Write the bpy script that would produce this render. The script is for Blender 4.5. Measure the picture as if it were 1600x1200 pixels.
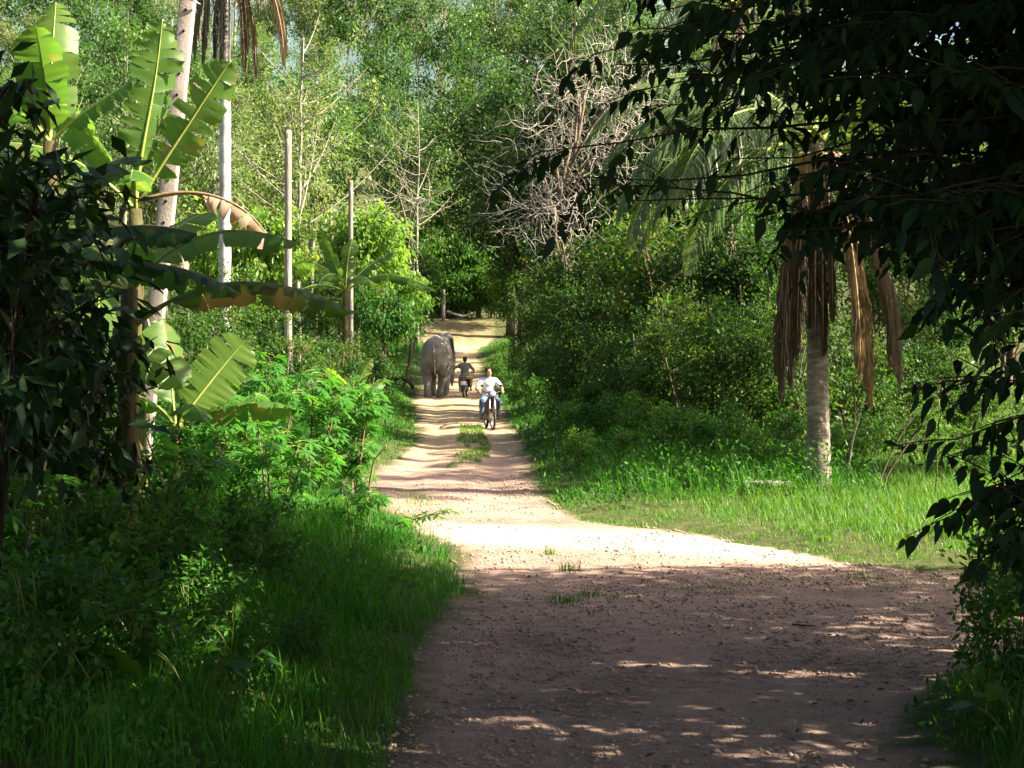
import bpy, math, random
import numpy as np
from mathutils import Vector, Matrix, Euler

for _o in list(bpy.data.objects):
    bpy.data.objects.remove(_o)
scene = bpy.context.scene
COL = scene.collection

# ------------------------------------------------------------------ camera
F_PX, CAM_H, HORIZON = 2667.0, 2.4, 526.0     # focal length, eye height, horizon row of the 1600x1200 photograph
cam_data = bpy.data.cameras.new('camera')
cam_data.sensor_width = 36.0
cam_data.lens = 36.0 * F_PX / 1600.0
cam_data.shift_y = -(600.0 - HORIZON) / 1600.0
cam_data.clip_start = 0.1
cam_data.clip_end = 6000.0
cam = bpy.data.objects.new('camera', cam_data)
cam.location = (0, 0, CAM_H)
cam.rotation_euler = (math.radians(90), 0, 0)
COL.objects.link(cam)
scene.camera = cam

# ------------------------------------------------------------------ sky and sun
SUN_ELEV, SUN_AZ = math.radians(37), math.radians(-9)   # from the right of the picture, a little behind the camera
sun_dir = Vector((math.cos(SUN_ELEV) * math.cos(SUN_AZ), math.cos(SUN_ELEV) * math.sin(SUN_AZ), math.sin(SUN_ELEV)))
world = bpy.data.worlds.new('World')
scene.world = world
world.use_nodes = True
wn = world.node_tree.nodes
sky = wn.new('ShaderNodeTexSky')
sky.sky_type = 'NISHITA'
sky.sun_disc = False
sky.sun_elevation = SUN_ELEV
sky.sun_rotation = math.pi / 2 - SUN_AZ
sky.dust_density = 5.0
sky.air_density = 0.8
sky.ozone_density = 0.3
bg = wn['Background']
bg.inputs['Strength'].default_value = 0.06
world.node_tree.links.new(sky.outputs['Color'], bg.inputs['Color'])
sun_data = bpy.data.lights.new('sun', 'SUN')
sun_data.energy = 5.0
sun_data.angle = math.radians(0.5)
sun_data.color = (1.0, 0.90, 0.71)
sun = bpy.data.objects.new('sun', sun_data)
sun.rotation_euler = sun_dir.to_track_quat('Z', 'Y').to_euler()
sun.location = (30, 20, 40)
COL.objects.link(sun)

scene.render.engine = 'CYCLES'
scene.view_settings.view_transform = 'Standard'
scene.view_settings.look = 'None'
scene.view_settings.exposure = 2.2
scene.view_settings.gamma = 1.0
scene.cycles.use_denoising = True
scene.cycles.max_bounces = 8
scene.cycles.diffuse_bounces = 4
scene.cycles.glossy_bounces = 2
scene.cycles.transmission_bounces = 5
scene.cycles.transparent_max_bounces = 4
scene.cycles.sample_clamp_indirect = 4.0
scene.cycles.caustics_reflective = False
scene.cycles.caustics_refractive = False

# ------------------------------------------------------------------ helpers: picture to place, noise, meshes
def at(x, y, d):
    """the point seen at pixel (x, y) of the photograph, d metres away"""
    return np.array([(x - 800.0) * d / F_PX, d, CAM_H + (HORIZON - y) * d / F_PX])

def sstep(a, b, x):
    t = np.clip((np.asarray(x, float) - a) / (b - a), 0, 1)
    return t * t * (3 - 2 * t)

def vnoise(x, y, seed=0):
    x = np.asarray(x, float); y = np.asarray(y, float)
    xi, yi = np.floor(x), np.floor(y)
    fx, fy = x - xi, y - yi
    fx = fx * fx * (3 - 2 * fx); fy = fy * fy * (3 - 2 * fy)
    def h(a, b):
        s = np.sin(a * 127.1 + b * 311.7 + seed * 74.7) * 43758.5453
        return s - np.floor(s)
    return (h(xi, yi) * (1 - fx) + h(xi + 1, yi) * fx) * (1 - fy) + (h(xi, yi + 1) * (1 - fx) + h(xi + 1, yi + 1) * fx) * fy

def fbm(x, y, seed=0, octaves=4):
    t, a, n = 0.0, 0.5, 0.0
    for k in range(octaves):
        t = t + a * vnoise(np.asarray(x) * 2 ** k, np.asarray(y) * 2 ** k, seed + k)
        n += a; a *= 0.5
    return t / n

def unit(v):
    v = np.asarray(v, float)
    return v / np.maximum(np.linalg.norm(v, axis=-1, keepdims=True), 1e-9)

class Acc:
    """collects faces, then becomes one mesh"""
    def __init__(self):
        self.V = []; self.G = []; self.n = 0
    def add(self, V, F, tint=0.5, mat=0):
        V = np.asarray(V, float).reshape(-1, 3)
        F = np.asarray(F, np.int64)
        t = np.broadcast_to(np.asarray(tint, float), (len(F),)).copy()
        self.V.append(V); self.G.append((F + self.n, t, mat)); self.n += len(V)
    def mesh(self, name, mats, smooth=False):
        me = bpy.data.meshes.new(name)
        V = np.concatenate(self.V) if self.V else np.zeros((0, 3))
        me.vertices.add(len(V)); me.vertices.foreach_set('co', V.astype(np.float32).ravel())
        li = np.concatenate([g[0].ravel() for g in self.G]).astype(np.int32)
        sizes = np.concatenate([np.full(len(g[0]), g[0].shape[1]) for g in self.G])
        starts = np.concatenate([[0], np.cumsum(sizes)[:-1]]).astype(np.int32)
        me.loops.add(len(li)); me.loops.foreach_set('vertex_index', li)
        me.polygons.add(len(sizes)); me.polygons.foreach_set('loop_start', starts)
        mi = np.concatenate([np.full(len(g[0]), g[2]) for g in self.G]).astype(np.int32)
        me.polygons.foreach_set('material_index', mi)
        if smooth:
            me.polygons.foreach_set('use_smooth', np.ones(len(sizes), bool))
        me.update(calc_edges=True)
        a = me.attributes.new('tint', 'FLOAT', 'FACE')
        a.data.foreach_set('value', np.concatenate([g[1] for g in self.G]).astype(np.float32))
        for m in (mats if isinstance(mats, (list, tuple)) else [mats]):
            me.materials.append(m)
        me.validate()
        return me

def obj(name, me, parent=None, loc=None, rot=None, scale=None):
    o = bpy.data.objects.new(name, me)
    COL.objects.link(o)
    if parent is not None: o.parent = parent
    if loc is not None: o.location = [float(c) for c in loc]
    if rot is not None: o.rotation_euler = rot
    if scale is not None: o.scale = (scale,) * 3 if np.isscalar(scale) else scale
    return o

def tag(o, label, cat, group=None, kind=None):
    o['label'] = label; o['category'] = cat
    if group: o['group'] = group
    if kind: o['kind'] = kind
    return o

def thing(name, label, cat, loc=(0, 0, 0), rotz=0.0, group=None, scale=None):
    o = obj(name, None, None, loc, (0, 0, rotz), scale)
    o.empty_display_size = 0.2
    return tag(o, label, cat, group)

def struct(name, me):
    o = obj(name, me); o['kind'] = 'structure'
    return o

def stuff(o):
    o['kind'] = 'stuff'
    return o

def tube(acc, pts, radii, n=6, tint=0.5, mat=0, cap=True, flat=1.0):
    pts = np.asarray(pts, float); m = len(pts)
    radii = np.broadcast_to(np.asarray(radii, float), (m,))
    T = unit(np.gradient(pts, axis=0))
    up = np.array([0, 0, 1.0]) if abs(T[0][2]) < 0.9 else np.array([1.0, 0, 0])
    A = np.zeros_like(pts); prev = unit(np.cross(T[0], up))
    for i in range(m):
        prev = prev - T[i] * prev.dot(T[i]); prev = unit(prev); A[i] = prev
    B = np.cross(T, A)
    ang = np.arange(n) * 2 * math.pi / n
    R = pts[:, None, :] + radii[:, None, None] * (A[:, None, :] * np.cos(ang)[None, :, None] + flat * B[:, None, :] * np.sin(ang)[None, :, None])
    V = R.reshape(-1, 3)
    i = np.arange(m - 1)[:, None] * n; j = np.arange(n)[None, :]; k = (j + 1) % n
    Fq = np.stack([i + j, i + k, i + n + k, i + n + j], -1).reshape(-1, 4)
    acc.add(V, Fq, tint, mat)
    if cap:
        base = acc.n - len(V)
        for ring, flip in ((0, True), (m - 1, False)):
            idx = np.arange(n) + ring * n
            f = idx[::-1] if flip else idx
            acc.G.append((np.array([f + base]), np.array([np.mean(tint)]), mat))

def bez(p0, p1, p2, n):
    t = np.linspace(0, 1, n)[:, None]
    return (1 - t) ** 2 * np.asarray(p0) + 2 * t * (1 - t) * np.asarray(p1) + t * t * np.asarray(p2)

def polyline(P, n, smooth=True):
    """resample a polyline with Catmull-Rom smoothing"""
    P = np.asarray(P, float); m = len(P)
    s = np.linspace(0, m - 1, n); i = np.minimum(s.astype(int), m - 2); u = (s - i)[:, None]
    a = P[np.maximum(i - 1, 0)]; b = P[i]; c = P[i + 1]; d = P[np.minimum(i + 2, m - 1)]
    return 0.5 * ((2 * b) + (-a + c) * u + (2 * a - 5 * b + 4 * c - d) * u ** 2 + (-a + 3 * b - 3 * c + d) * u ** 3)

def box(acc, c, s, rot=None, tint=0.5, mat=0, taper=1.0):
    x, y, z = np.asarray(s) / 2.0
    V = np.array([[-x, -y, -z], [x, -y, -z], [x, y, -z], [-x, y, -z], [-x * taper, -y * taper, z], [x * taper, -y * taper, z], [x * taper, y * taper, z], [-x * taper, y * taper, z]])
    if rot is not None: V = V @ np.array(Euler(rot).to_matrix()).T
    acc.add(V + np.asarray(c), [[0, 3, 2, 1], [4, 5, 6, 7], [0, 1, 5, 4], [1, 2, 6, 5], [2, 3, 7, 6], [3, 0, 4, 7]], tint, mat)

def ellipsoid(acc, c, r, rot=None, nu=16, nv=10, tint=0.5, mat=0, zmin=-1.0):
    th = np.linspace(math.acos(max(-1, zmin)), 0, nv + 1); ph = np.arange(nu) * 2 * math.pi / nu
    V = np.stack([np.sin(th)[:, None] * np.cos(ph), np.sin(th)[:, None] * np.sin(ph), np.cos(th)[:, None] * np.ones(nu)], -1).reshape(-1, 3)
    V = V * np.asarray(r, float)
    if rot is not None: V = V @ np.array(Euler(rot).to_matrix()).T
    i = np.arange(nv)[:, None] * nu; j = np.arange(nu)[None, :]; k = (j + 1) % nu
    acc.add(V + np.asarray(c), np.stack([i + j, i + k, i + nu + k, i + nu + j], -1).reshape(-1, 4), tint, mat)

def lathe(acc, prof, axis_c, n=16, axis='x', tint=0.5, mat=0):
    """prof: (r, h) pairs turned about an axis"""
    prof = np.asarray(prof, float); ph = np.arange(n) * 2 * math.pi / n
    r, h = prof[:, 0], prof[:, 1]
    a = r[:, None] * np.cos(ph); b = r[:, None] * np.sin(ph); c = h[:, None] * np.ones(n)
    V = {'x': np.stack([c, a, b], -1), 'z': np.stack([a, b, c], -1), 'y': np.stack([a, c, b], -1)}[axis].reshape(-1, 3)
    m = len(prof); i = np.arange(m - 1)[:, None] * n; j = np.arange(n)[None, :]; k = (j + 1) % n
    acc.add(V + np.asarray(axis_c), np.stack([i + j, i + k, i + n + k, i + n + j], -1).reshape(-1, 4), tint, mat)

def fused(name, acc, mat, voxel, smooth_iter=6, factor=0.5):
    """union of overlapping closed shapes as one continuous skin"""
    me = acc.mesh(name + '_raw', mat)
    o = bpy.data.objects.new(name + '_raw', me); COL.objects.link(o)
    r = o.modifiers.new('r', 'REMESH'); r.mode = 'VOXEL'; r.voxel_size = voxel
    if smooth_iter:
        s = o.modifiers.new('s', 'SMOOTH'); s.iterations = smooth_iter; s.factor = factor
    dg = bpy.context.evaluated_depsgraph_get()
    out = bpy.data.meshes.new_from_object(o.evaluated_get(dg))
    out.name = name
    bpy.data.objects.remove(o); bpy.data.meshes.remove(me)
    out.materials.clear(); out.materials.append(mat)
    out.polygons.foreach_set('use_smooth', np.ones(len(out.polygons), bool))
    a = out.attributes.get('tint') or out.attributes.new('tint', 'FLOAT', 'FACE')
    return out

def limb(acc, pts, radii, n=10):
    """tapered chain with a ball at every joint, closed, for fused()"""
    pts = np.asarray(pts, float)
    for a, b, ra, rb in zip(pts[:-1], pts[1:], radii[:-1], radii[1:]):
        tube(acc, [a, (a + b) / 2, b], [ra, (ra + rb) / 2, rb], n)
    for p, r in zip(pts, radii):
        ellipsoid(acc, p, (r, r, r), nu=n, nv=6)

# ------------------------------------------------------------------ materials
def new_mat(name):
    m = bpy.data.materials.new(name); m.use_nodes = True
    nt = m.node_tree; nt.nodes.clear()
    out = nt.nodes.new('ShaderNodeOutputMaterial')
    return m, nt, out

def N(nt, kind, **kw):
    n = nt.nodes.new('ShaderNode' + kind)
    for k, v in kw.items():
        if k in n.inputs.keys() if isinstance(k, str) else False: n.inputs[k].default_value = v
        else: setattr(n, k, v)
    return n

def ramp(nt, stops, interp='LINEAR'):
    r = nt.nodes.new('ShaderNodeValToRGB'); cr = r.color_ramp; cr.interpolation = interp
    while len(cr.elements) < len(stops): cr.elements.new(0.5)
    for e, (p, c) in zip(cr.elements, stops):
        e.position = p; e.color = (*c, 1)
    return r

def leaf_mat(name, stops, trans=0.42, warm=1.9, rough=0.42, spec=0.35, spot=None):
    """leaf: coloured by its own tint, glossy above, lets light through"""
    m, nt, out = new_mat(name); L = nt.links.new
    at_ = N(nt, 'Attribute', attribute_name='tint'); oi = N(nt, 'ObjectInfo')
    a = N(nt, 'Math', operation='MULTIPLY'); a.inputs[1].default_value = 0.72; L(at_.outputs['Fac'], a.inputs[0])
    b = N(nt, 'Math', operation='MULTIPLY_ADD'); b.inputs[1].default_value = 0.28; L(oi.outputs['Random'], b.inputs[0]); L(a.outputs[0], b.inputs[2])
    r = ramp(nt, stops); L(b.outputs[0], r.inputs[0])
    col = r.outputs[0]
    tc = N(nt, 'TexCoord')
    if spot is not None:
        nz = N(nt, 'TexNoise'); nz.inputs['Scale'].default_value = spot[0]; nz.inputs['Detail'].default_value = 3
        L(tc.outputs['Object'], nz.inputs['Vector'])
        rr = ramp(nt, [(spot[1], (0, 0, 0)), (spot[1] + 0.12, (1, 1, 1))]); L(nz.outputs['Fac'], rr.inputs[0])
        mx = N(nt, 'MixRGB'); L(rr.outputs[0], mx.inputs[0]); L(col, mx.inputs[1]); mx.inputs[2].default_value = (*spot[2], 1)
        col = mx.outputs[0]
    p = N(nt, 'BsdfPrincipled'); L(col, p.inputs['Base Color'])
    p.inputs['Roughness'].default_value = rough; p.inputs['Specular IOR Level'].default_value = spec
    t = N(nt, 'BsdfTranslucent')
    g = N(nt, 'MixRGB', blend_type='MULTIPLY'); g.inputs[0].default_value = 1; g.inputs[2].default_value = (warm * 1.15, warm * 1.1, warm * 0.55, 1)
    L(col, g.inputs[1]); L(g.outputs[0], t.inputs['Color'])
    mix = N(nt, 'MixShader'); mix.inputs[0].default_value = trans
    L(p.outputs[0], mix.inputs[1]); L(t.outputs[0], mix.inputs[2]); L(mix.outputs[0], out.inputs['Surface'])
    return m

def rough_mat(name, c1, c2, scale=8.0, rough=0.85, bump=0.3, bscale=None, spec=0.25, stretch=(1, 1, 1), metal=0.0, detail=6):
    """two-tone noisy surface with fine relief"""
    m, nt, out = new_mat(name); L = nt.links.new
    tc = N(nt, 'TexCoord'); mp = N(nt, 'Mapping'); mp.inputs['Scale'].default_value = stretch
    L(tc.outputs['Object'], mp.inputs['Vector'])
    nz = N(nt, 'TexNoise'); nz.inputs['Scale'].default_value = scale; nz.inputs['Detail'].default_value = detail
    L(mp.outputs[0], nz.inputs['Vector'])
    r = ramp(nt, [(0.32, c1), (0.68, c2)]); L(nz.outputs['Fac'], r.inputs[0])
    p = N(nt, 'BsdfPrincipled'); L(r.outputs[0], p.inputs['Base Color'])
    p.inputs['Roughness'].default_value = rough; p.inputs['Specular IOR Level'].default_value = spec; p.inputs['Metallic'].default_value = metal
    if bump:
        n2 = N(nt, 'TexNoise'); n2.inputs['Scale'].default_value = bscale or scale * 3; n2.inputs['Detail'].default_value = 5
        L(mp.outputs[0], n2.inputs['Vector'])
        bm = N(nt, 'Bump'); bm.inputs['Strength'].default_value = bump; bm.inputs['Distance'].default_value = 0.03
        L(n2.outputs['Fac'], bm.inputs['Height']); L(bm.outputs[0], p.inputs['Normal'])
    L(p.outputs[0], out.inputs['Surface'])
    return m

M = {}
# foliage, darkest to palest of each kind
M['grass'] = leaf_mat('grass_blade', [(0, (0.012, 0.058, 0.008)), (0.40, (0.022, 0.118, 0.010)), (0.70, (0.060, 0.19, 0.016)), (1, (0.19, 0.21, 0.04))], 0.40, 1.9, 0.5, 0.2)
M['lawn'] = leaf_mat('lawn_blade', [(0, (0.030, 0.10, 0.012)), (0.45, (0.065, 0.175, 0.02)), (0.85, (0.135, 0.22, 0.035)), (1, (0.26, 0.22, 0.08))], 0.38, 1.8, 0.45, 0.25)
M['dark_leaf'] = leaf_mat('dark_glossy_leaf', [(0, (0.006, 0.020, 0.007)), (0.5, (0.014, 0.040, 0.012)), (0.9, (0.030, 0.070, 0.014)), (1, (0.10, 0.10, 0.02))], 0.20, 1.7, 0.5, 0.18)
M['canopy'] = leaf_mat('canopy_leaf', [(0, (0.009, 0.028, 0.009)), (0.6, (0.022, 0.058, 0.014)), (1, (0.05, 0.10, 0.02))], 0.25, 1.7, 0.5, 0.2)
M['rubber'] = leaf_mat('plantation_leaf', [(0, (0.018, 0.056, 0.017)), (0.5, (0.048, 0.118, 0.028)), (0.85, (0.105, 0.185, 0.045)), (1, (0.19, 0.22, 0.07))], 0.40, 1.7, 0.4, 0.3)
M['pale'] = leaf_mat('pale_leaf', [(0, (0.045, 0.095, 0.028)), (0.5, (0.11, 0.18, 0.05)), (1, (0.22, 0.26, 0.10))], 0.42, 1.6, 0.45, 0.3)
M['thicket'] = leaf_mat('thicket_leaf', [(0, (0.009, 0.027, 0.008)), (0.4, (0.022, 0.068, 0.012)), (0.72, (0.066, 0.14, 0.02)), (0.92, (0.18, 0.19, 0.035)), (1, (0.27, 0.17, 0.05))], 0.38, 1.9, 0.5, 0.22)
M['forest'] = leaf_mat('forest_leaf', [(0, (0.008, 0.026, 0.008)), (0.45, (0.020, 0.056, 0.012)), (0.8, (0.050, 0.10, 0.018)), (0.95, (0.13, 0.15, 0.03)), (1, (0.24, 0.15, 0.05))], 0.34, 1.9, 0.42, 0.3)
M['lime'] = leaf_mat('lime_leaf', [(0, (0.07, 0.15, 0.028)), (0.5, (0.14, 0.25, 0.042)), (1, (0.26, 0.34, 0.07))], 0.48, 1.7, 0.42, 0.3)
M['cassava'] = leaf_mat('palmate_leaf', [(0, (0.020, 0.080, 0.014)), (0.5, (0.045, 0.160, 0.022)), (0.9, (0.085, 0.22, 0.03)), (1, (0.20, 0.22, 0.04))], 0.45, 1.9, 0.46, 0.25)
M['weed'] = leaf_mat('weed_leaf', [(0, (0.012, 0.052, 0.010)), (0.5, (0.040, 0.130, 0.016)), (1, (0.13, 0.22, 0.03))], 0.40, 1.9, 0.48, 0.22)
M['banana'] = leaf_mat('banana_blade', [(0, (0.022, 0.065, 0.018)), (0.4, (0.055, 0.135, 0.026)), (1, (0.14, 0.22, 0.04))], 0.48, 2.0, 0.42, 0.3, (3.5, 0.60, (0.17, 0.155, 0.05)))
M['banana_edge'] = leaf_mat('banana_blade_browning', [(0, (0.05, 0.10, 0.025)), (1, (0.08, 0.14, 0.03))], 0.40, 1.8, 0.45, 0.3, (2.2, 0.52, (0.24, 0.17, 0.09)))
M['banana_dry'] = leaf_mat('dry_banana_blade', [(0, (0.30, 0.22, 0.15)), (0.6, (0.42, 0.32, 0.23)), (1, (0.38, 0.33, 0.12))], 0.32, 1.2, 0.7, 0.1)
M['palm'] = leaf_mat('palm_leaflet', [(0, (0.045, 0.090, 0.030)), (0.5, (0.085, 0.14, 0.040)), (1, (0.17, 0.19, 0.06))], 0.34, 1.8, 0.32, 0.5)
M['palm_dry'] = leaf_mat('dry_palm_leaflet', [(0, (0.075, 0.056, 0.044)), (0.5, (0.14, 0.105, 0.080)), (1, (0.26, 0.205, 0.15))], 0.22, 1.1, 0.75, 0.1)
M['midrib'] = rough_mat('midrib', (0.20, 0.26, 0.05), (0.30, 0.32, 0.09), 6, 0.5, 0.1)
M['midrib_dry'] = rough_mat('dry_midrib', (0.20, 0.135, 0.08), (0.30, 0.21, 0.13), 6, 0.7, 0.2)
M['stem'] = rough_mat('banana_stem', (0.035, 0.030, 0.012), (0.12, 0.105, 0.035), 5, 0.7, 0.3, 9, 0.2, (3, 3, 0.5))
M['green_stem'] = rough_mat('green_stem', (0.07, 0.10, 0.025), (0.14, 0.15, 0.04), 7, 0.6, 0.1)
M['bark_dark'] = rough_mat('dark_bark', (0.028, 0.020, 0.014), (0.075, 0.055, 0.038), 9, 0.9, 0.6, 20, 0.2, (1, 1, 0.35))
M['bark_pale'] = rough_mat('pale_bark', (0.17, 0.15, 0.115), (0.34, 0.31, 0.25), 5, 0.85, 0.4, 14)
M['bark_mid'] = rough_mat('brown_bark', (0.09, 0.065, 0.045), (0.20, 0.155, 0.11), 8, 0.9, 0.5, 18, 0.2, (1, 1, 0.4))
M['dead_twig'] = rough_mat('dead_twig', (0.24, 0.215, 0.185), (0.44, 0.40, 0.35), 4, 0.85, 0.2)
M['palm_bark'] = rough_mat('palm_bark', (0.11, 0.085, 0.065), (0.32, 0.275, 0.22), 5, 0.9, 0.8, 10, 0.2, (1, 1, 2.6))
M['palm_bark_white'] = rough_mat('white_palm_bark', (0.34, 0.32, 0.29), (0.60, 0.58, 0.54), 3, 0.85, 0.3, 12, 0.2, (1, 1, 2.0))
M['concrete'] = rough_mat('pole_concrete', (0.28, 0.235, 0.20), (0.40, 0.345, 0.30), 3, 0.9, 0.25, 40)
M['hole_shade'] = rough_mat('pole_hole_shade', (0.02, 0.018, 0.016), (0.03, 0.027, 0.025), 6, 0.9, 0)
M['old_wood'] = rough_mat('weathered_wood', (0.17, 0.145, 0.12), (0.34, 0.30, 0.25), 6, 0.9, 0.5, 16, 0.15, (2, 2, 0.25))
M['pebble'] = rough_mat('pebble', (0.26, 0.18, 0.14), (0.46, 0.35, 0.28), 3, 0.9, 0.2)
M['coconut'] = rough_mat('coconut_husk', (0.16, 0.15, 0.04), (0.30, 0.24, 0.08), 5, 0.6, 0.2)
M['elephant'] = rough_mat('elephant_hide', (0.15, 0.132, 0.118), (0.30, 0.268, 0.235), 2.6, 0.92, 1.0, 11, 0.12)
M['skin'] = rough_mat('skin', (0.36, 0.19, 0.12), (0.42, 0.235, 0.15), 8, 0.6, 0.05)
M['hair'] = rough_mat('black_hair', (0.008, 0.007, 0.006), (0.018, 0.015, 0.013), 40, 0.5, 0.3)
M['white_shirt'] = rough_mat('white_cotton', (0.66, 0.65, 0.66), (0.76, 0.75, 0.76), 12, 0.85, 0.3, 9)
M['jeans'] = rough_mat('blue_denim', (0.035, 0.060, 0.12), (0.13, 0.19, 0.30), 7, 0.9, 0.3, 25)
M['grey_shirt'] = rough_mat('grey_green_cotton', (0.10, 0.12, 0.11), (0.17, 0.195, 0.18), 7, 0.9, 0.3, 9)
M['khaki'] = rough_mat('khaki_cotton', (0.24, 0.19, 0.12), (0.34, 0.27, 0.18), 7, 0.9, 0.3, 9)
M['cap'] = rough_mat('dark_cap', (0.018, 0.024, 0.020), (0.03, 0.038, 0.033), 9, 0.9, 0.2)
M['sandal'] = rough_mat('brown_sandal', (0.06, 0.03, 0.02), (0.10, 0.055, 0.035), 9, 0.8, 0.1)
M['rubber_tyre'] = rough_mat('tyre_rubber', (0.012, 0.011, 0.010), (0.05, 0.042, 0.035), 9, 0.85, 0.3)
M['black_plastic'] = rough_mat('black_plastic', (0.014, 0.012, 0.013), (0.03, 0.026, 0.026), 5, 0.45, 0.05, None, 0.4)
M['steel'] = rough_mat('dull_steel', (0.35, 0.34, 0.33), (0.5, 0.49, 0.48), 9, 0.38, 0.1, None, 0.5, (1, 1, 1), 0.9)
M['violet'] = rough_mat('violet_plastic', (0.16, 0.13, 0.40), (0.22, 0.18, 0.50), 4, 0.35, 0.05, None, 0.45)
M['maroon'] = rough_mat('maroon_plastic', (0.026, 0.013, 0.015), (0.045, 0.02, 0.022), 4, 0.35, 0.05, None, 0.45)
M['red_lens'] = rough_mat('red_lens', (0.40, 0.025, 0.02), (0.5, 0.04, 0.03), 4, 0.25, 0, None, 0.5)
M['lens'] = rough_mat('headlight_glass', (0.6, 0.6, 0.62), (0.7, 0.7, 0.72), 4, 0.15, 0, None, 0.6)
M['plate'] = rough_mat('number_plate', (0.62, 0.62, 0.66), (0.74, 0.74, 0.78), 6, 0.5, 0.05)
M['seat'] = rough_mat('seat_vinyl', (0.02, 0.018, 0.018), (0.045, 0.04, 0.038), 9, 0.55, 0.1)
M['eye'] = rough_mat('eye_dark', (0.01, 0.008, 0.007), (0.02, 0.015, 0.012), 9, 0.25, 0)
M['lip'] = rough_mat('lip', (0.26, 0.10, 0.08), (0.30, 0.12, 0.09), 9, 0.5, 0)

# ------------------------------------------------------------------ terrain
ROAD_Y = np.array([-40, 2, 9.5, 13.5, 15.8, 18.6, 21, 23.4, 26, 28.6, 33, 36.8, 44, 51, 60, 68, 85, 100, 110, 116, 124, 140.])
ROAD_L = np.array([-0.9, -0.75, -0.72, -0.60, -0.35, -0.60, -1.0, -1.55, -2.1, -2.55, -2.2, -2.1, -2.35, -2.8, -3.4, -3.85, -4.2, -4.5, -5.2, -6.3, -6.6, -6.6])
ROAD_R = np.array([2.4, 2.35, 2.32, 2.5, 2.4, 2.0, 1.3, 0.70, 0.45, 0.35, 0.28, 0.2, 0.0, -0.2, -0.45, -0.75, -1.5, -2.1, -2.0, -1.2, -1.1, -1.1])
SIDE_X = np.array([0.4, 2, 2.9, 3.6, 6, 12, 40.])
SIDE_N = np.array([9.0, 9.7, 11.6, 12.6, 13.8, 14.4, 18.0])
SIDE_F = np.array([22.6, 21.2, 19.6, 17.9, 16.3, 16.4, 20.0])

def road_dist(x, y):
    """metres inside (positive) or outside (negative) the worn dirt"""
    x = np.asarray(x, float); y = np.asarray(y, float)
    m = np.minimum(x - np.interp(y, ROAD_Y, ROAD_L), np.interp(y, ROAD_Y, ROAD_R) - x)
    m = np.where(y > 123.5, -9, m)
    s = np.minimum(y - np.interp(x, SIDE_X, SIDE_N), np.interp(x, SIDE_X, SIDE_F) - y)
    s = np.where((x < 0.4) | (x > 40), -9, s)
    return np.maximum(m, s)

def H(x, y):
    x = np.asarray(x, float); y = np.asarray(y, float)
    z = 1.75 * sstep(68, 112, y) + 1.95 * sstep(112, 123, y) + 0.27 * np.clip(y - 126, 0, 92)
    z = z + sstep(-7, -45, x) * sstep(58, 150, y) * 9.0 + sstep(5, 45, x) * sstep(58, 150, y) * 5.0
    d = road_dist(x, y)
    left = x < np.interp(y, ROAD_Y, ROAD_L)
    bank = np.where(left, 0.34 * sstep(24, 32, y) * (1 - sstep(90, 110, y)) + 0.16 * (1 - sstep(20, 25, y)), 0.22 * sstep(24, 34, y) * (1 - sstep(95, 112, y)) + 0.06)
    z = z + bank * sstep(0.05, 1.6, -d)
    n = fbm(x * 0.35, y * 0.35, 3) - 0.5
    z = z + n * np.where(d > 0, 0.05, 0.16)
    # wheel ruts and crown of the lane
    c = (np.interp(y, ROAD_Y, ROAD_L) + np.interp(y, ROAD_Y, ROAD_R)) / 2
    u = np.abs(x - c)
    z = z - np.where(d > 0, 0.045 * np.exp(-((u - 0.72) / 0.28) ** 2) * sstep(22, 30, y), 0)
    return z

def hz(x, y): return float(H(x, y))

xs = np.concatenate([-np.geomspace(900, 9.2, 34), np.arange(-9, 13, 0.14), np.geomspace(13.2, 900, 34)])
ys = np.concatenate([np.linspace(-60, 3.5, 16), np.arange(4, 30, 0.13), np.arange(30, 70, 0.3), np.arange(70, 128, 0.5), np.geomspace(128.5, 1500, 50)])
GX, GY = np.meshgrid(xs, ys)
GD = road_dist(GX, GY)
edge = GD + 0.55 * (fbm(GX * 1.1, GY * 0.8, 11) - 0.5) + 0.25 * (vnoise(GX * 4, GY * 4, 17) - 0.5)
fine = np.where((np.abs(GX) < 13) & (GY < 70) & (GY > 3), 1.0, 0.0)
GZ = H(GX, GY) + fine * np.where(edge > 0, 0.018, 0.05) * (fbm(GX * 3.0, GY * 3.0, 23) - 0.5) + fine * np.where(edge > 0, 0.008, 0.0) * (vnoise(GX * 9, GY * 9, 29) - 0.5)
nx, ny = len(xs), len(ys)
GV = np.stack([GX, GY, GZ], -1).reshape(-1, 3)
idx = np.arange(nx * ny).reshape(ny, nx)
quads = np.stack([idx[:-1, :-1], idx[:-1, 1:], idx[1:, 1:], idx[1:, :-1]], -1).reshape(-1, 4)
qd = edge.reshape(-1)[quads].max(axis=1)

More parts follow.
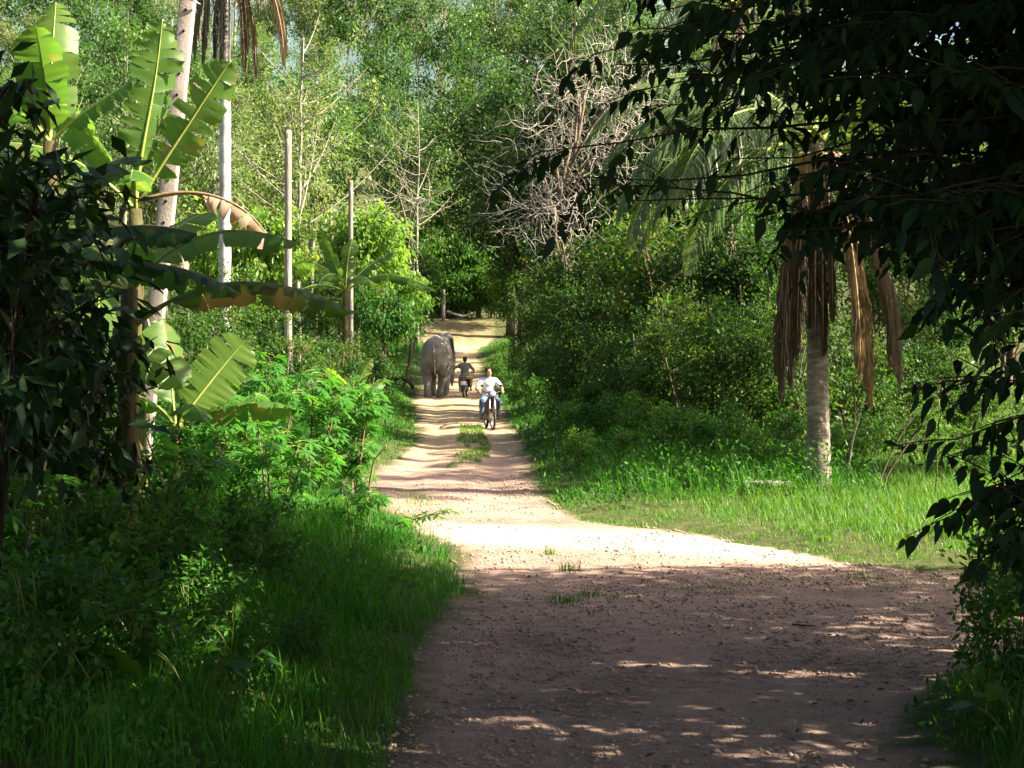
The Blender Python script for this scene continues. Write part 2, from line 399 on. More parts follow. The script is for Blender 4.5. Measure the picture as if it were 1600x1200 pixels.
def soil_material():
    m, nt, out = new_mat('soil'); L = nt.links.new
    tc = N(nt, 'TexCoord'); sep = N(nt, 'SeparateXYZ'); L(tc.outputs['Object'], sep.inputs[0])
    def noise(scale, detail=4, rough=0.55):
        n = N(nt, 'TexNoise'); n.inputs['Scale'].default_value = scale; n.inputs['Detail'].default_value = detail; n.inputs['Roughness'].default_value = rough
        L(tc.outputs['Object'], n.inputs['Vector']); return n.outputs['Fac']
    def attr(nm):
        a = N(nt, 'Attribute', attribute_name=nm); return a.outputs['Fac']
    def mix(f, a, b):
        x = N(nt, 'MixRGB'); 
        for s, i in ((f, 0), (a, 1), (b, 2)):
            if hasattr(s, 'is_linked'): L(s, x.inputs[i])
            elif i == 0: x.inputs[0].default_value = s
            else: x.inputs[i].default_value = (*s, 1)
        return x.outputs[0]
    def rmp(f, st):
        r = ramp(nt, st); L(f, r.inputs[0]); return r.outputs[0]
    big = noise(0.7); mid = noise(6, 6); tiny = noise(55, 4, 0.7)
    red = mix(rmp(mid, [(0.3, (0, 0, 0)), (0.7, (1, 1, 1))]), (0.30, 0.185, 0.14), (0.46, 0.32, 0.255))
    vor = N(nt, 'TexVoronoi'); vor.inputs['Scale'].default_value = 26; L(tc.outputs['Object'], vor.inputs['Vector'])
    red = mix(rmp(big, [(0.48, (0, 0, 0)), (0.62, (0.5, 0.5, 0.5))]), red, (0.115, 0.078, 0.062))
    stones = mix(rmp(tiny, [(0.35, (0, 0, 0)), (0.65, (1, 1, 1))]), (0.16, 0.10, 0.08), (0.52, 0.40, 0.33))
    sx = N(nt, 'SeparateXYZ'); L(vor.outputs['Color'], sx.inputs[0])
    red = mix(rmp(sx.outputs[0], [(0.68, (0, 0, 0)), (0.72, (0.75, 0.75, 0.75))]), red, stones)
    tan = mix(rmp(mid, [(0.3, (0, 0, 0)), (0.7, (1, 1, 1))]), (0.34, 0.235, 0.135), (0.48, 0.36, 0.225))
    sand = mix(rmp(tiny, [(0.3, (0, 0, 0)), (0.7, (1, 1, 1))]), (0.54, 0.46, 0.34), (0.70, 0.62, 0.49))  # pale sand, whitened to carry the glare of the sun patch
    litter = mix(rmp(mid, [(0.35, (0, 0, 0)), (0.65, (1, 1, 1))]), (0.045, 0.062, 0.018), (0.10, 0.105, 0.04))
    c = mix(attr('tanness'), red, tan)
    c = mix(attr('sun_patch_sand'), c, sand)
    c = mix(attr('dirt'), litter, c)
    p = N(nt, 'BsdfPrincipled'); L(c, p.inputs['Base Color']); p.inputs['Roughness'].default_value = 0.95; p.inputs['Specular IOR Level'].default_value = 0.15
    add = N(nt, 'Math', operation='ADD'); L(tiny, add.inputs[0]); L(mid, add.inputs[1])
    bm = N(nt, 'Bump'); bm.inputs['Strength'].default_value = 0.9; bm.inputs['Distance'].default_value = 0.02
    L(add.outputs[0], bm.inputs['Height']); L(bm.outputs[0], p.inputs['Normal'])
    L(p.outputs[0], out.inputs['Surface'])
    return m
M['soil'] = soil_material()
v_dirt = (sstep(-0.12, 0.22, edge) * (1 - 0.6 * sstep(111, 117, GY) * (0.4 + 1.2 * fbm(GX * 0.5, GY * 0.25, 53)))).clip(0, 1).ravel()  # the bank's shade is mixed into its colour as darker litter
v_tan = (sstep(28, 42, GY + 4 * (fbm(GX * 0.4, GY * 0.4, 41) - 0.5))).ravel()
v_sun_patch_sand = (np.exp(-((GY - (20.6 - 0.42 * np.clip(GX, -2, 8))) / 1.0) ** 4) * sstep(-1.3, -0.4, GX) * (1 - sstep(2.6, 4.2, GX)) * (0.75 + 0.5 * fbm(GX, GY, 47))).ravel()  # pale sand band with the sun patch's brightness painted into its colour
def terrain_mesh(name, sel):
    a = Acc(); used, inv = np.unique(quads[sel], return_inverse=True)
    a.add(GV[used], inv.reshape(-1, 4))
    me = a.mesh(name, M['soil'], True)
    for nm, val in (('dirt', v_dirt), ('tanness', v_tan), ('sun_patch_sand', np.clip(v_sun_patch_sand, 0, 1))):
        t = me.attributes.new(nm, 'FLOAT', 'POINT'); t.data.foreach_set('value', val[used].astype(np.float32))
    return me
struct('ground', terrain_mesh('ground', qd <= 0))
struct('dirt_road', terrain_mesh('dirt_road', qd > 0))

# blue mountain seen over the plantation
a = Acc()
mx = np.linspace(-1400, 1400, 60); my = np.linspace(1700, 3200, 24)
MX, MY = np.meshgrid(mx, my)
MZ = -20 + 640 * sstep(1650, 2700, MY) * (0.72 + 0.4 * fbm(MX / 420, MY / 420, 5, 5)) * (0.85 + 0.15 * np.cos((MX + 250) / 500))
mi = np.arange(60 * 24).reshape(24, 60)
a.add(np.stack([MX, MY, MZ], -1).reshape(-1, 3), np.stack([mi[:-1, :-1], mi[:-1, 1:], mi[1:, 1:], mi[1:, :-1]], -1).reshape(-1, 4))
M['hill'] = rough_mat('far_wooded_slope', (0.07, 0.12, 0.13), (0.11, 0.165, 0.17), 0.02, 1.0, 0)
struct('hill', a.mesh('hill', M['hill'], True))

# ------------------------------------------------------------------ leaves, blades, stones
def add_leaves(acc, P, D, Nn, Ln, W, tint=0.5, mat=0, fold=0.14, mid=0.42):
    """kite-shaped leaves folded along the midrib, one per row"""
    P = np.asarray(P, float); n = len(P)
    D = unit(D); S = unit(np.cross(D, Nn)); Nn = np.cross(S, D)
    Ln = np.broadcast_to(Ln, (n,))[:, None]; W = np.broadcast_to(W, (n,))[:, None]
    m = P + D * Ln * mid + Nn * fold * W
    V = np.stack([P, m + S * W / 2, P + D * Ln, m - S * W / 2], 1).reshape(-1, 3)
    b = np.arange(n)[:, None] * 4
    Fc = np.concatenate([b + [0, 1, 2], b + [0, 2, 3]], 1).reshape(-1, 3)
    acc.add(V, Fc, np.repeat(np.broadcast_to(tint, (n,)), 2), mat)

def add_blades(acc, P, head, h, lean, w, tint, segs=3, mat=0):
    """grass blades: bent, tapered strips"""
    P = np.asarray(P, float); n = len(P)
    dx = np.stack([np.cos(head), np.sin(head), np.zeros(n)], -1); sx = np.stack([-np.sin(head), np.cos(head), np.zeros(n)], -1)
    rows = []
    for k in range(segs + 1):
        t = k / segs
        bend = lean * t ** 1.7
        c = P + dx * (h * bend)[:, None] + np.array([0, 0, 1.0]) * (h * t * np.sqrt(np.maximum(0.05, 1 - (0.75 * np.minimum(bend, 1.2)) ** 2)))[:, None]
        if k < segs:
            ww = (w * (1 - 0.75 * t ** 1.5) / 2)[:, None]
            rows += [c - sx * ww, c + sx * ww]
        else:
            rows += [c]
    R = len(rows); V = np.stack(rows, 1).reshape(-1, 3); b = np.arange(n)[:, None] * R
    q = np.concatenate([b + [2 * k, 2 * k + 1, 2 * k + 3, 2 * k + 2] for k in range(segs - 1)], 1).reshape(-1, 4) if segs > 1 else None
    base = acc.n
    acc.add(V, b + [R - 3, R - 2, R - 1], tint, mat)
    if q is not None:
        acc.G.append((q + base, np.repeat(tint, segs - 1), mat))

def scatter(n, x0, x1, y0, y1, seed, keep):
    r = np.random.default_rng(seed)
    # denser near the camera, as seen area falls off with distance
    x = r.uniform(x0, x1, n); y = y0 * (y1 / y0) ** r.uniform(0, 1, n)
    k = keep(x, y, r)
    return x[k], y[k], r

def meadow(name, label, n, x0, x1, y0, y1, seed, height, width, keep, mat, segs=3, clump=0.7, lean=(0.15, 0.75), patch=0.5):
    x, y, r = scatter(n, x0, x1, y0, y1, seed, keep)
    # draw blades into tufts
    gx = np.round(x / clump + r.uniform(-.5, .5, len(x))) * clump; gy = np.round(y / clump + r.uniform(-.5, .5, len(x))) * clump
    jx = (vnoise(gx * 7.3, gy * 5.1, seed) - .5) * clump; jy = (vnoise(gx * 3.7, gy * 9.3, seed + 1) - .5) * clump
    pull = r.uniform(0, 0.7, len(x))
    x = x + (gx + jx - x) * pull; y = y + (gy + jy - y) * pull
    ok = keep(x, y, r); x, y = x[ok], y[ok]
    h = height(x, y) * r.uniform(0.45, 1.15, len(x)) * (0.6 + 0.8 * fbm(x * 0.9, y * 0.9, seed + 5))
    tint = np.clip(0.15 + patch * fbm(x * 0.8, y * 0.8, seed + 9) + r.normal(0, 0.14, len(x)) + (r.uniform(0, 1, len(x)) > 0.94) * 0.45, 0, 1)
    w = width * (0.6 + 0.4 * (y / y0) ** 0.8) * r.uniform(0.6, 1.3, len(x))
    acc = Acc()
    add_blades(acc, np.stack([x, y, H(x, y) - 0.02], -1), r.uniform(0, 2 * math.pi, len(x)), h, r.uniform(*lean, len(x)), w, tint, segs)
    o = stuff(obj(name, acc.mesh(name, mat)))
    return tag(o, label, 'grass', None, 'stuff')

off = lambda m: (lambda x, y, r: road_dist(x, y) + 0.45 * (fbm(x * 1.1, y * 0.8, 11) - 0.5) < m)
meadow('verge_grass', 'lush green grass mound left of the shaded dirt road', 50000, -7.5, -0.2, 8.6, 23.5, 101,
       lambda x, y: 0.15 + 0.32 * sstep(0.0, 1.4, -road_dist(x, y)), 0.008, off(-0.02), M['grass'])
meadow('verge_grass', 'dark tangled grass at the lower right road corner', 15000, 1.9, 7.5, 8.0, 14.2, 102,
       lambda x, y: 0.14 + 0.40 * sstep(0.0, 1.2, -road_dist(x, y)), 0.008, off(-0.05), M['grass'])
meadow('lawn_grass', 'sunlit grass strip around the foot of the coconut palm', 95000, 0.4, 12, 16.5, 31, 103,
       lambda x, y: 0.07 + 0.19 * sstep(0.5, 3.8, -road_dist(x, y)) ** 1.3, 0.009, off(0.1), M['lawn'], 2)
meadow('tall_grass', 'tall bright grass along the right edge of the lane', 42000, -2.4, 7, 24.5, 116, 104,
       lambda x, y: 0.12 + 0.44 * sstep(0.0, 1.7, -road_dist(x, y)), 0.013, lambda x, y, r: (road_dist(x, y) < -0.02) & (x > np.interp(y, ROAD_Y, ROAD_R) - 0.1) & (x < np.interp(y, ROAD_Y, ROAD_R) + 5), M['grass'], 2)
meadow('verge_grass', 'green grass bank along the left edge of the lane', 40000, -9, -1.4, 24, 116, 105,
       lambda x, y: 0.10 + 0.42 * sstep(0.0, 1.2, -road_dist(x, y)), 0.013, lambda x, y, r: (road_dist(x, y) < 0.0) & (x < np.interp(y, ROAD_Y, ROAD_L) + 0.1), M['grass'], 2)
# the grassy crown between the wheel tracks, and sparse growth on the side track
cc = lambda x, y: (np.interp(y, ROAD_Y, ROAD_L) + np.interp(y, ROAD_Y, ROAD_R)) / 2
meadow('lane_grass', 'low green grass strip between the wheel tracks of the lane', 22000, -2.6, 0.2, 30, 46, 106,
       lambda x, y: 0.13 + 0 * x, 0.011, lambda x, y, r: (np.abs(x - cc(x, y) - 0.12) < 0.42 * (0.3 + fbm(x * 2, y * 0.6, 8))) & (fbm(x * 1.2, y * 0.25, 61) > 0.30) & (y > 31), M['lawn'], 2)
meadow('track_grass', 'thin low grass growing on the middle of the side track', 30000, 1.4, 12, 13.6, 20.0, 107,
       lambda x, y: 0.055 + 0 * x, 0.006, lambda x, y, r: (np.abs(y - 16.4 + 0.10 * (x - 3)) < 1.1 + 0.9 * sstep(2.6, 4.5, x)) & (fbm(x * 1.1, y * 1.6, 71) + r.normal(0, .06, len(x)) + 0.12 * sstep(2.6, 4.5, x) > 0.50), M['lawn'], 2)
meadow('track_grass', 'sparse weeds on the bare ground left of the lane mouth', 5000, -3.0, -0.9, 22, 30, 108,
       lambda x, y: 0.09 + 0 * x, 0.008, lambda x, y, r: (fbm(x * 1.3, y * 0.9, 77) > 0.56) & (x < np.interp(y, ROAD_Y, ROAD_L) + 0.9), M['lawn'], 2)
def cover(name, label, n, x0, x1, y0, y1, seed, hmax, leaf, keep, mat):
    """low leafy ground cover too small to tell apart"""
    x, y, r = scatter(n, x0, x1, y0, y1, seed, keep)
    m = len(x); hh = hmax(x, y) * (0.35 + 1.0 * fbm(x * 1.3, y * 1.3, seed + 3))
    z = H(x, y) + hh * r.uniform(0.05, 1, m) ** 0.6
    cl = fbm(x * 1.6, y * 1.6, seed + 7)
    acc = Acc(); s = leaf * (y / y0) ** 0.5 * r.uniform(0.6, 1.4, m)
    add_leaves(acc, np.stack([x, y, z], -1), r.normal(size=(m, 3)) + [0, 0, 0.1], r.normal(0, 0.5, (m, 3)) + [0, 0, 1], s, s * 0.45, np.clip(0.1 + 0.7 * cl + r.normal(0, 0.15, m), 0, 1))
    return tag(stuff(obj(name, acc.mesh(name, mat))), label, 'ground cover', None, 'stuff')
patchy = lambda lim, sd, lo=-0.05: (lambda x, y, r: (road_dist(x, y) < lo) & (fbm(x * 0.55, y * 0.45, sd) > lim))
cover('ground_cover', 'dark leafy ground cover in the shade left of the road', 26000, -7, -0.9, 8.4, 22, 131, lambda x, y: 0.10 + 0.38 * sstep(0.2, 2.2, -road_dist(x, y)), 0.055, patchy(0.42, 133, -0.35), M['weed'])
cover('ground_cover', 'leafy weeds mixed into the tall grass right of the lane', 26000, -0.6, 7, 23.5, 70, 135, lambda x, y: 0.12 + 0.62 * sstep(0.1, 2.0, -road_dist(x, y)), 0.075, lambda x, y, r: patchy(0.40, 137, -0.1)(x, y, r) & (x > np.interp(y, ROAD_Y, ROAD_R)) & (x < np.interp(y, ROAD_Y, ROAD_R) + 4.5), M['weed'])
cover('ground_cover', 'leafy weeds on the grass bank left of the lane', 14000, -8, -1.5, 24, 75, 139, lambda x, y: 0.08 + 0.45 * sstep(0.1, 1.6, -road_dist(x, y)), 0.075, lambda x, y, r: patchy(0.46, 141, -0.1)(x, y, r) & (x < np.interp(y, ROAD_Y, ROAD_L)), M['weed'])
cover('ground_cover', 'dark weeds in the lower right corner grass', 4000, 2.1, 6, 8.6, 13.5, 143, lambda x, y: 0.10 + 0.30 * sstep(0.1, 1.4, -road_dist(x, y)), 0.055, patchy(0.42, 145), M['weed'])
cover('undergrowth', 'low green undergrowth covering the plantation slope', 70000, -75, 50, 62, 215, 147, lambda x, y: 1.1 + 0 * x, 0.26, lambda x, y, r: (road_dist(x, y) < -2.2) & (np.abs(x) * F_PX / y < 1000), M['forest'])
cover('undergrowth', 'leafy undergrowth beneath the trees right of the lane', 24000, 3, 22, 27, 62, 149, lambda x, y: 0.6 + 0 * x, 0.13, lambda x, y, r: (road_dist(x, y) < -4.0) & (x * F_PX / y < 1000), M['thicket'])
cover('undergrowth', 'leafy undergrowth behind the bananas left of the lane', 24000, -20, -4, 22, 62, 151, lambda x, y: 0.8 + 0 * x, 0.13, lambda x, y, r: (road_dist(x, y) < -2.0) & (x * F_PX / y > -1000), M['weed'])
r = np.random.default_rng(5)
def tuft(px_, py_, d, label, n, spread, h):
    acc = Acc(); c = at(px_, py_, d)
    x = c[0] + r.normal(0, spread, n); y = d + r.normal(0, spread * 1.2, n)
    add_blades(acc, np.stack([x - c[0], y - d, H(x, y) - hz(c[0], d) - 0.01], -1), r.uniform(0, 6.28, n), h * r.uniform(0.4, 1.1, n), r.uniform(0.2, 0.9, n), 0.008 * r.uniform(0.6, 1.2, n), np.clip(r.normal(0.4, 0.15, n), 0, 1), 2)
    t_ = thing('grass_tuft', label, 'grass tuft', (c[0], d, hz(c[0], d)), 0, 'small grass tufts on the dirt road')
    stuff(obj('blades', acc.mesh('blades', M['grass']), t_))
tuft(885, 943, 15.4, 'flat dark green grass tuft on the shaded gravel', 130, 0.10, 0.11)
tuft(918, 934, 15.8, 'small tuft just right of the dark flat tuft on the gravel', 60, 0.06, 0.11)
tuft(918, 962, 14.8, 'thin low tuft nearest the camera on the gravel', 50, 0.07, 0.06)
tuft(860, 866, 18.8, 'upright sunlit tuft at the edge of the bright sand', 70, 0.06, 0.14)
tuft(888, 892, 17.5, 'spiky tuft between the bright sand and the gravel', 70, 0.06, 0.15)
tuft(965, 938, 15.6, 'tiny tuft farthest right of the gravel tufts', 36, 0.05, 0.07)

# loose stones on the road
n = 60000
x = r.uniform(-1.6, 6.5, n); y = 8.5 * (30 / 8.5) ** r.uniform(0, 1, n)
k = (road_dist(x, y) > -0.1) & (fbm(x * 0.8, y * 0.9, 81) + r.normal(0, 0.10, n) - 0.16 * np.exp(-((y - (20.6 - 0.42 * np.clip(x, -2, 8))) / 1.25) ** 4) > 0.42)
x, y = x[k], y[k]; n = len(x)
s = np.clip(0.0072 * np.exp(r.normal(0, 0.60, n)), 0.003, 0.028) * (y / 9) ** 0.2
oct_ = np.array([[1, 0, 0], [0, 1, 0], [-1, 0, 0], [0, -1, 0], [0, 0, .75], [0, 0, -.6]])
ca, sa = np.cos(x * 977), np.sin(x * 977)
O = oct_[None] * s[:, None, None] * r.uniform(0.6, 1.3, (n, 6, 1))
V = np.stack([O[..., 0] * ca[:, None] - O[..., 1] * sa[:, None], O[..., 0] * sa[:, None] + O[..., 1] * ca[:, None], O[..., 2]], -1)
V += np.stack([x, y, H(x, y) + 0.004], -1)[:, None, :]
f8 = np.array([[0, 1, 4], [1, 2, 4], [2, 3, 4], [3, 0, 4], [1, 0, 5], [2, 1, 5], [3, 2, 5], [0, 3, 5]])
acc = Acc(); acc.add(V.reshape(-1, 3), (np.arange(n)[:, None, None] * 6 + f8[None]).reshape(-1, 3))
tag(stuff(obj('gravel', acc.mesh('gravel', M['pebble']))), 'loose reddish gravel strewn over the dirt road', 'gravel', None, 'stuff')

# fallen leaves on the shaded road
n = 420
x = r.uniform(-0.9, 4.5, n); y = 8.8 * (19 / 8.8) ** r.uniform(0, 1, n); k = (road_dist(x, y) > -0.2) & (fbm(x * 0.7, y * 0.8, 91) > 0.42); x, y = x[k], y[k]; n = len(x)
acc = Acc(); L_ = r.uniform(0.03, 0.085, n)
add_leaves(acc, np.stack([x, y, H(x, y) + 0.016], -1), np.stack([r.normal(size=n), r.normal(size=n), r.uniform(-0.05, 0.25, n)], -1), np.stack([r.normal(0, .25, n), r.normal(0, .25, n), np.ones(n)], -1), L_, L_ * 0.42, np.clip(r.normal(0.25, 0.25, n), 0, 1), 0, 0.25)
tag(stuff(obj('leaf_litter', acc.mesh('leaf_litter', M['palm_dry']))), 'dry fallen leaves scattered over the shaded road', 'leaf litter', None, 'stuff')

# ------------------------------------------------------------------ trees
def grow(seed, height, r0, base, rx, rz, cz, limbs, twigs, per, leaf, ratio=0.5, spread=0.35, droop=0.25, wood='bark_mid', fol='thicket', ry=None,
         trunk_top=0.8, stems=1, twig_wood=False, lean=(0, 0), hollow=0.45, flatten=0.8, twig_len=None, layers=None):
    """a tapered trunk with limbs, and a crown of small leaves in clumps: returns (wood mesh, leaf mesh)"""
    g = np.random.default_rng(seed); ry = ry or rx
    W, Lf = Acc(), Acc()
    trunks = []
    for s in range(stems):
        a = g.uniform(0, 6.28); sp = (0.25 * rx if stems > 1 else 0.0)
        top = np.array([lean[0] + math.cos(a) * sp * 2, lean[1] + math.sin(a) * sp * 2, height * trunk_top])
        b0 = np.array([math.cos(a) * sp * 0.4, math.sin(a) * sp * 0.4, -0.15])
        k = 9; t = np.linspace(0, 1, k)[:, None]
        P = b0 + (top - b0) * t + np.concatenate([np.cumsum(g.normal(0, 0.018 * height / k ** 0.5, (k, 2)), 0), np.zeros((k, 1))], 1) * (t > 0)
        R = r0 * (1 - 0.72 * t[:, 0]); R[0] *= 1.35
        tube(W, P, R, 8); trunks.append((P, R))
    C = np.array([lean[0], lean[1], cz])
    for i in range(limbs):
        P, R = trunks[i % stems]
        u = g.uniform(0, 1) ** 0.8
        z0 = base + (P[-1][2] - base) * u
        st = np.array([np.interp(z0, P[:, 2], P[:, 0]), np.interp(z0, P[:, 2], P[:, 1]), z0])
        q = g.normal(size=3); q /= np.linalg.norm(q); q *= g.uniform(hollow, 1) ** 0.5
        if q[2] < -0.55: q[2] *= 0.6
        en = C + q * np.array([rx, ry, rz]) * g.uniform(0.85, 1.12)
        ct = st + (en - st) * 0.45 + np.array([0, 0, 0.22 * np.linalg.norm(en - st)])
        B = bez(st, ct, en, 7); rr = np.interp(z0, P[:, 2], R) * 0.5
        tube(W, B, np.linspace(rr, 0.008 + 0.04 * rr, 7), 5, cap=False)
        tl = twig_len or spread * 1.6
        cl = g.uniform(0.1, 0.9)
        for j in range(twigs):
            t = g.uniform(0.35, 1.0); o = B[min(6, int(t * 6))] * (1 - (t * 6) % 1) + B[min(6, int(t * 6) + 1)] * ((t * 6) % 1)
            dr = unit(g.normal(size=3) + 0.7 * unit(o - C) + np.array([0, 0, 0.15]))
            e = o + dr * tl * g.uniform(0.5, 1.2)
            if twig_wood: tube(W, bez(o, (o + e) / 2 + np.array([0, 0, 0.1 * tl]), e, 4), np.linspace(0.012, 0.004, 4) * max(1, height / 8), 3, cap=False)
            m = max(2, int(per * g.uniform(0.6, 1.3)))
            s = g.uniform(0.1, 1.1, m)[:, None]
            Pp = o + (e - o) * s + g.normal(0, spread * 0.5, (m, 3)) * np.array([1, 1, flatten])
            outw = unit(Pp - C)
            D = outw * 0.6 + g.normal(0, 0.75, (m, 3)) - np.array([0, 0, droop * 2])
            Nn = outw * 0.45 + g.normal(0, 0.55, (m, 3)) + np.array([0, 0, 0.75])
            if layers:      # foliage in separate tiers along the lane, so sun falls between them
                ph = (Pp[:, 1] - math.tan(SUN_AZ) * Pp[:, 0] + 0.35 * vnoise(Pp[:, 2] * 0.8, Pp[:, 0] * 0.8, seed)) % layers[0]; kp = ph > layers[1]
                Pp, outw, D, Nn = Pp[kp], outw[kp], D[kp], Nn[kp]; m = len(Pp)
                if m == 0: continue
            L_ = leaf * g.uniform(0.65, 1.25, m)
            add_leaves(Lf, Pp, D, Nn, L_, L_ * ratio * g.uniform(0.8, 1.2, m), np.clip(0.55 * cl + 0.22 + g.normal(0, 0.16, m) + (g.uniform(0, 1, m) > 0.975) * 0.5, 0, 1))
    return W.mesh('trunk', M[wood], True), Lf.mesh('crown', M[fol])

def plant_tree(name, label, cat, meshes, x, y, rot=0.0, scale=1.0, group=None, z=None):
    t = thing(name, label, cat, (x, y, hz(x, y) if z is None else z), rot, group, scale)
    obj('trunk', meshes[0], t)
    stuff(obj('crown', meshes[1], t))
    return t

RUB = [grow(200 + k, 17, 0.17, 7.0 - k * 0.5, 3.5 + 0.25 * k, 5.0, 12.2, 36, 8, 28 - 4 * k, 0.23 + 0.045 * k, 0.45, 0.62, 0.3, 'bark_pale', 'rubber', twig_wood=False) for k in range(4)]
PALE = [grow(230 + k, 16, 0.15, 5.5, 3.2, 5.0, 10.8, 30, 8, 24, 0.26, 0.45, 0.60, 0.3, 'bark_pale', 'pale', twig_wood=True) for k in range(2)]
BROAD = [grow(260 + k, 15, 0.26, 3.0, 4.2, 5.2, 8.8, 46, 9, 36, 0.22, 0.55, 0.55, 0.3, 'bark_dark', 'forest') for k in range(3)]
SMALL = [grow(290 + k, 7.0, 0.09, 1.2, 2.0, 2.7, 3.9, 30, 8, 30, 0.155, 0.5, 0.36, 0.3, 'bark_mid', 'thicket', stems=2) for k in range(3)]
BUSH = [grow(320 + k, 3.4, 0.045, 0.25, 1.35, 1.5, 1.6, 26, 8, 28, 0.115, 0.5, 0.26, 0.25, 'bark_mid', 'thicket', stems=4, trunk_top=0.7) for k in range(3)]
WEED = [grow(350 + k, 1.3, 0.014, 0.08, 0.62, 0.6, 0.62, 20, 6, 14, 0.085, 0.5, 0.13, 0.2, 'green_stem', 'weed', stems=5, trunk_top=0.8) for k in range(3)]
LIME = [grow(380 + k, 7.5, 0.10, 2.5, 1.9, 2.1, 5.4, 30, 8, 20, 0.27, 0.42, 0.36, 0.55, 'bark_mid', 'lime') for k in range(2)]
MANGO = grow(395, 5.0, 0.11, 1.2, 1.8, 1.5, 3.0, 30, 8, 22, 0.22, 0.3, 0.34, 0.6, 'bark_mid', 'weed')
SHADE = [grow(400 + k, 6.4, 0.07, 0.7, 1.6, 2.9, 3.3, 34, 6, 8, 0.33, 0.42, 0.38, 0.45, 'bark_dark', 'dark_leaf', stems=2, twig_wood=True) for k in range(2)]

g0 = np.random.default_rng(77)
# rubber plantation climbing the slope behind, row behind row
row_names = ['first row', 'second row', 'third row', 'fourth row', 'fifth row', 'sixth row', 'seventh row', 'eighth row', 'hindmost row']
marks = [(120, 'above the leftmost banana plant'), (260, 'above the upright banana leaves'), (340, 'beside the concrete pole'), (420, 'behind the white palm trunk'), (500, 'above the taller wooden post'),
         (580, 'above the shorter wooden post'), (660, 'above the far banana plant'), (760, 'straight above the lane end'), (900, 'above the right bend of the lane'), (1100, 'behind the dead vines'), (1300, 'behind the coconut palm'), (9999, 'behind the dark overhanging leaves')]
for ri, (y0, step, x0, x1) in enumerate([(84, 5.0, -34, -9), (97, 5.0, -38, -8), (112, 5.2, -44, -7.5), (130, 5.6, -48, 10), (148, 6.0, -52, 26), (168, 6.5, -58, 34), (190, 7.0, -64, 40), (214, 7.0, -76, 50), (236, 7.5, -80, 56)]):
    for x in np.arange(x0, x1, step):
        k = int(g0.integers(0, 4)); pale = g0.uniform() < 0.36
        x = x + g0.uniform(-1.3, 1.3); y = y0 + g0.uniform(-2.5, 2.5); px_ = 800 + x * F_PX / y
        if px_ < -60 or px_ > 1660: continue
        where = [m_ for lim, m_ in marks if px_ < lim][0]
        plant_tree('rubber_tree', '%s rubber tree, %s, %s' % ('pale feathery' if pale else 'slender green', row_names[ri], where), 'tree', PALE[k % 2] if pale else RUB[k],
                   x, y, g0.uniform(0, 6.28), g0.uniform(0.88, 1.18) * (1.28 if ri > 5 else 1.0), 'rubber trees of the hillside plantation')
_same = {}
for o in COL.objects:
    if o.name.startswith('rubber_tree'): _same.setdefault(o['label'], []).append(o)
for lab, os_ in _same.items():
    if len(os_) > 1:
        for o, w in zip(sorted(os_, key=lambda q: q.location.x / q.location.y), ['left one', 'right one'] if len(os_) == 2 else ['leftmost', 'middle one', 'rightmost', 'far rightmost']): o['label'] = lab + ', ' + w
# low growth closing the end of the lane
for i, (px_, d, sc, k) in enumerate([(640, 127, 1.25, 0), (668, 126, 0.9, 1), (715, 128, 1.2, 2), (748, 127, 1.1, 0), (775, 125, 1.3, 1), (612, 122, 1.2, 2), (800, 122, 1.3, 0)]):
    plant_tree('bush', 'dark bush at the lane end, number %s from the left' % ['two', 'three', 'four', 'five', 'six', 'one', 'seven'][i], 'bush', BUSH[k], (px_ - 800) * d / F_PX, d, g0.uniform(0, 6.28), sc, 'bushes on top of the earth bank')
# tall broad-leaved trees at the bend and along the right of the lane
for (px_, d, sc, k, lab) in [(742, 129, 1.30, 0, 'dark leafy tree straight above the end of the lane'),
                             (690, 134, 1.15, 1, 'leafy tree with mixed greens just left of the lane end'),
                             (800, 116, 1.35, 2, 'dense tree whose foliage hangs right of the earth bank'),
                             (845, 92, 1.20, 1, 'dense dark tree behind the left side of the dead vine tangle'),
                             (925, 78, 1.10, 0, 'broad tree directly behind the dead vine tangle'),
                             (1010, 96, 1.15, 2, 'tall tree showing between vine tangle and drooping palm fronds'),
                             (1120, 70, 0.92, 1, 'broad tree behind the drooping green palm fronds'),
                             (1230, 82, 1.05, 0, 'tall tree standing behind the coconut palm crown'),
                             (1360, 66, 0.90, 2, 'leafy tree behind the brown hanging palm fronds'),
                             (1480, 76, 1.00, 1, 'leafy tree glimpsed through the overhanging branches at right'),
                             (1930, 27, 0.72, 2, 'unseen tree added beyond the right edge, shading palm and thicket'), (1900, 38, 0.85, 1, 'unseen tree added farther beyond the right edge to shade the thicket'),  # both out of view, put in to shade the thicket and palm
                             (1590, 62, 0.90, 0, 'tree at the right edge beyond the sunlit tall grass'),
                             (960, 140, 1.2, 1, 'far tree above the forest right of the lane'),
                             (1100, 150, 1.3, 0, 'far tall tree behind the palm fronds on the slope')]:
    x = (px_ - 800) * d / F_PX
    plant_tree('broadleaf_tree', lab, 'tree', BROAD[k], x, d, g0.uniform(0, 6.28), sc, 'broad-leaved trees right of and behind the lane')
DRAPED = grow(480, 15.5, 0.25, 2.0, 4.3, 6.0, 8.6, 84, 9, 40, 0.225, 0.5, 0.5, 0.3, 'bark_dark', 'forest', layers=(2.3, 1.1))
HEDGE = [grow(485 + k, 7.0, 0.08, 0.8, 2.1, 2.9, 3.7, 46, 8, 34, 0.16, 0.5, 0.36, 0.3, 'bark_mid', 'thicket', stems=2, layers=(1.7, 0.8)) for k in range(2)]
plant_tree('broadleaf_tree', 'big dark tree draped in the dead vines right of the lane', 'tree', DRAPED, (905 - 800) * 55 / F_PX, 55, 0, 0.95, 'broad-leaved trees right of and behind the lane')
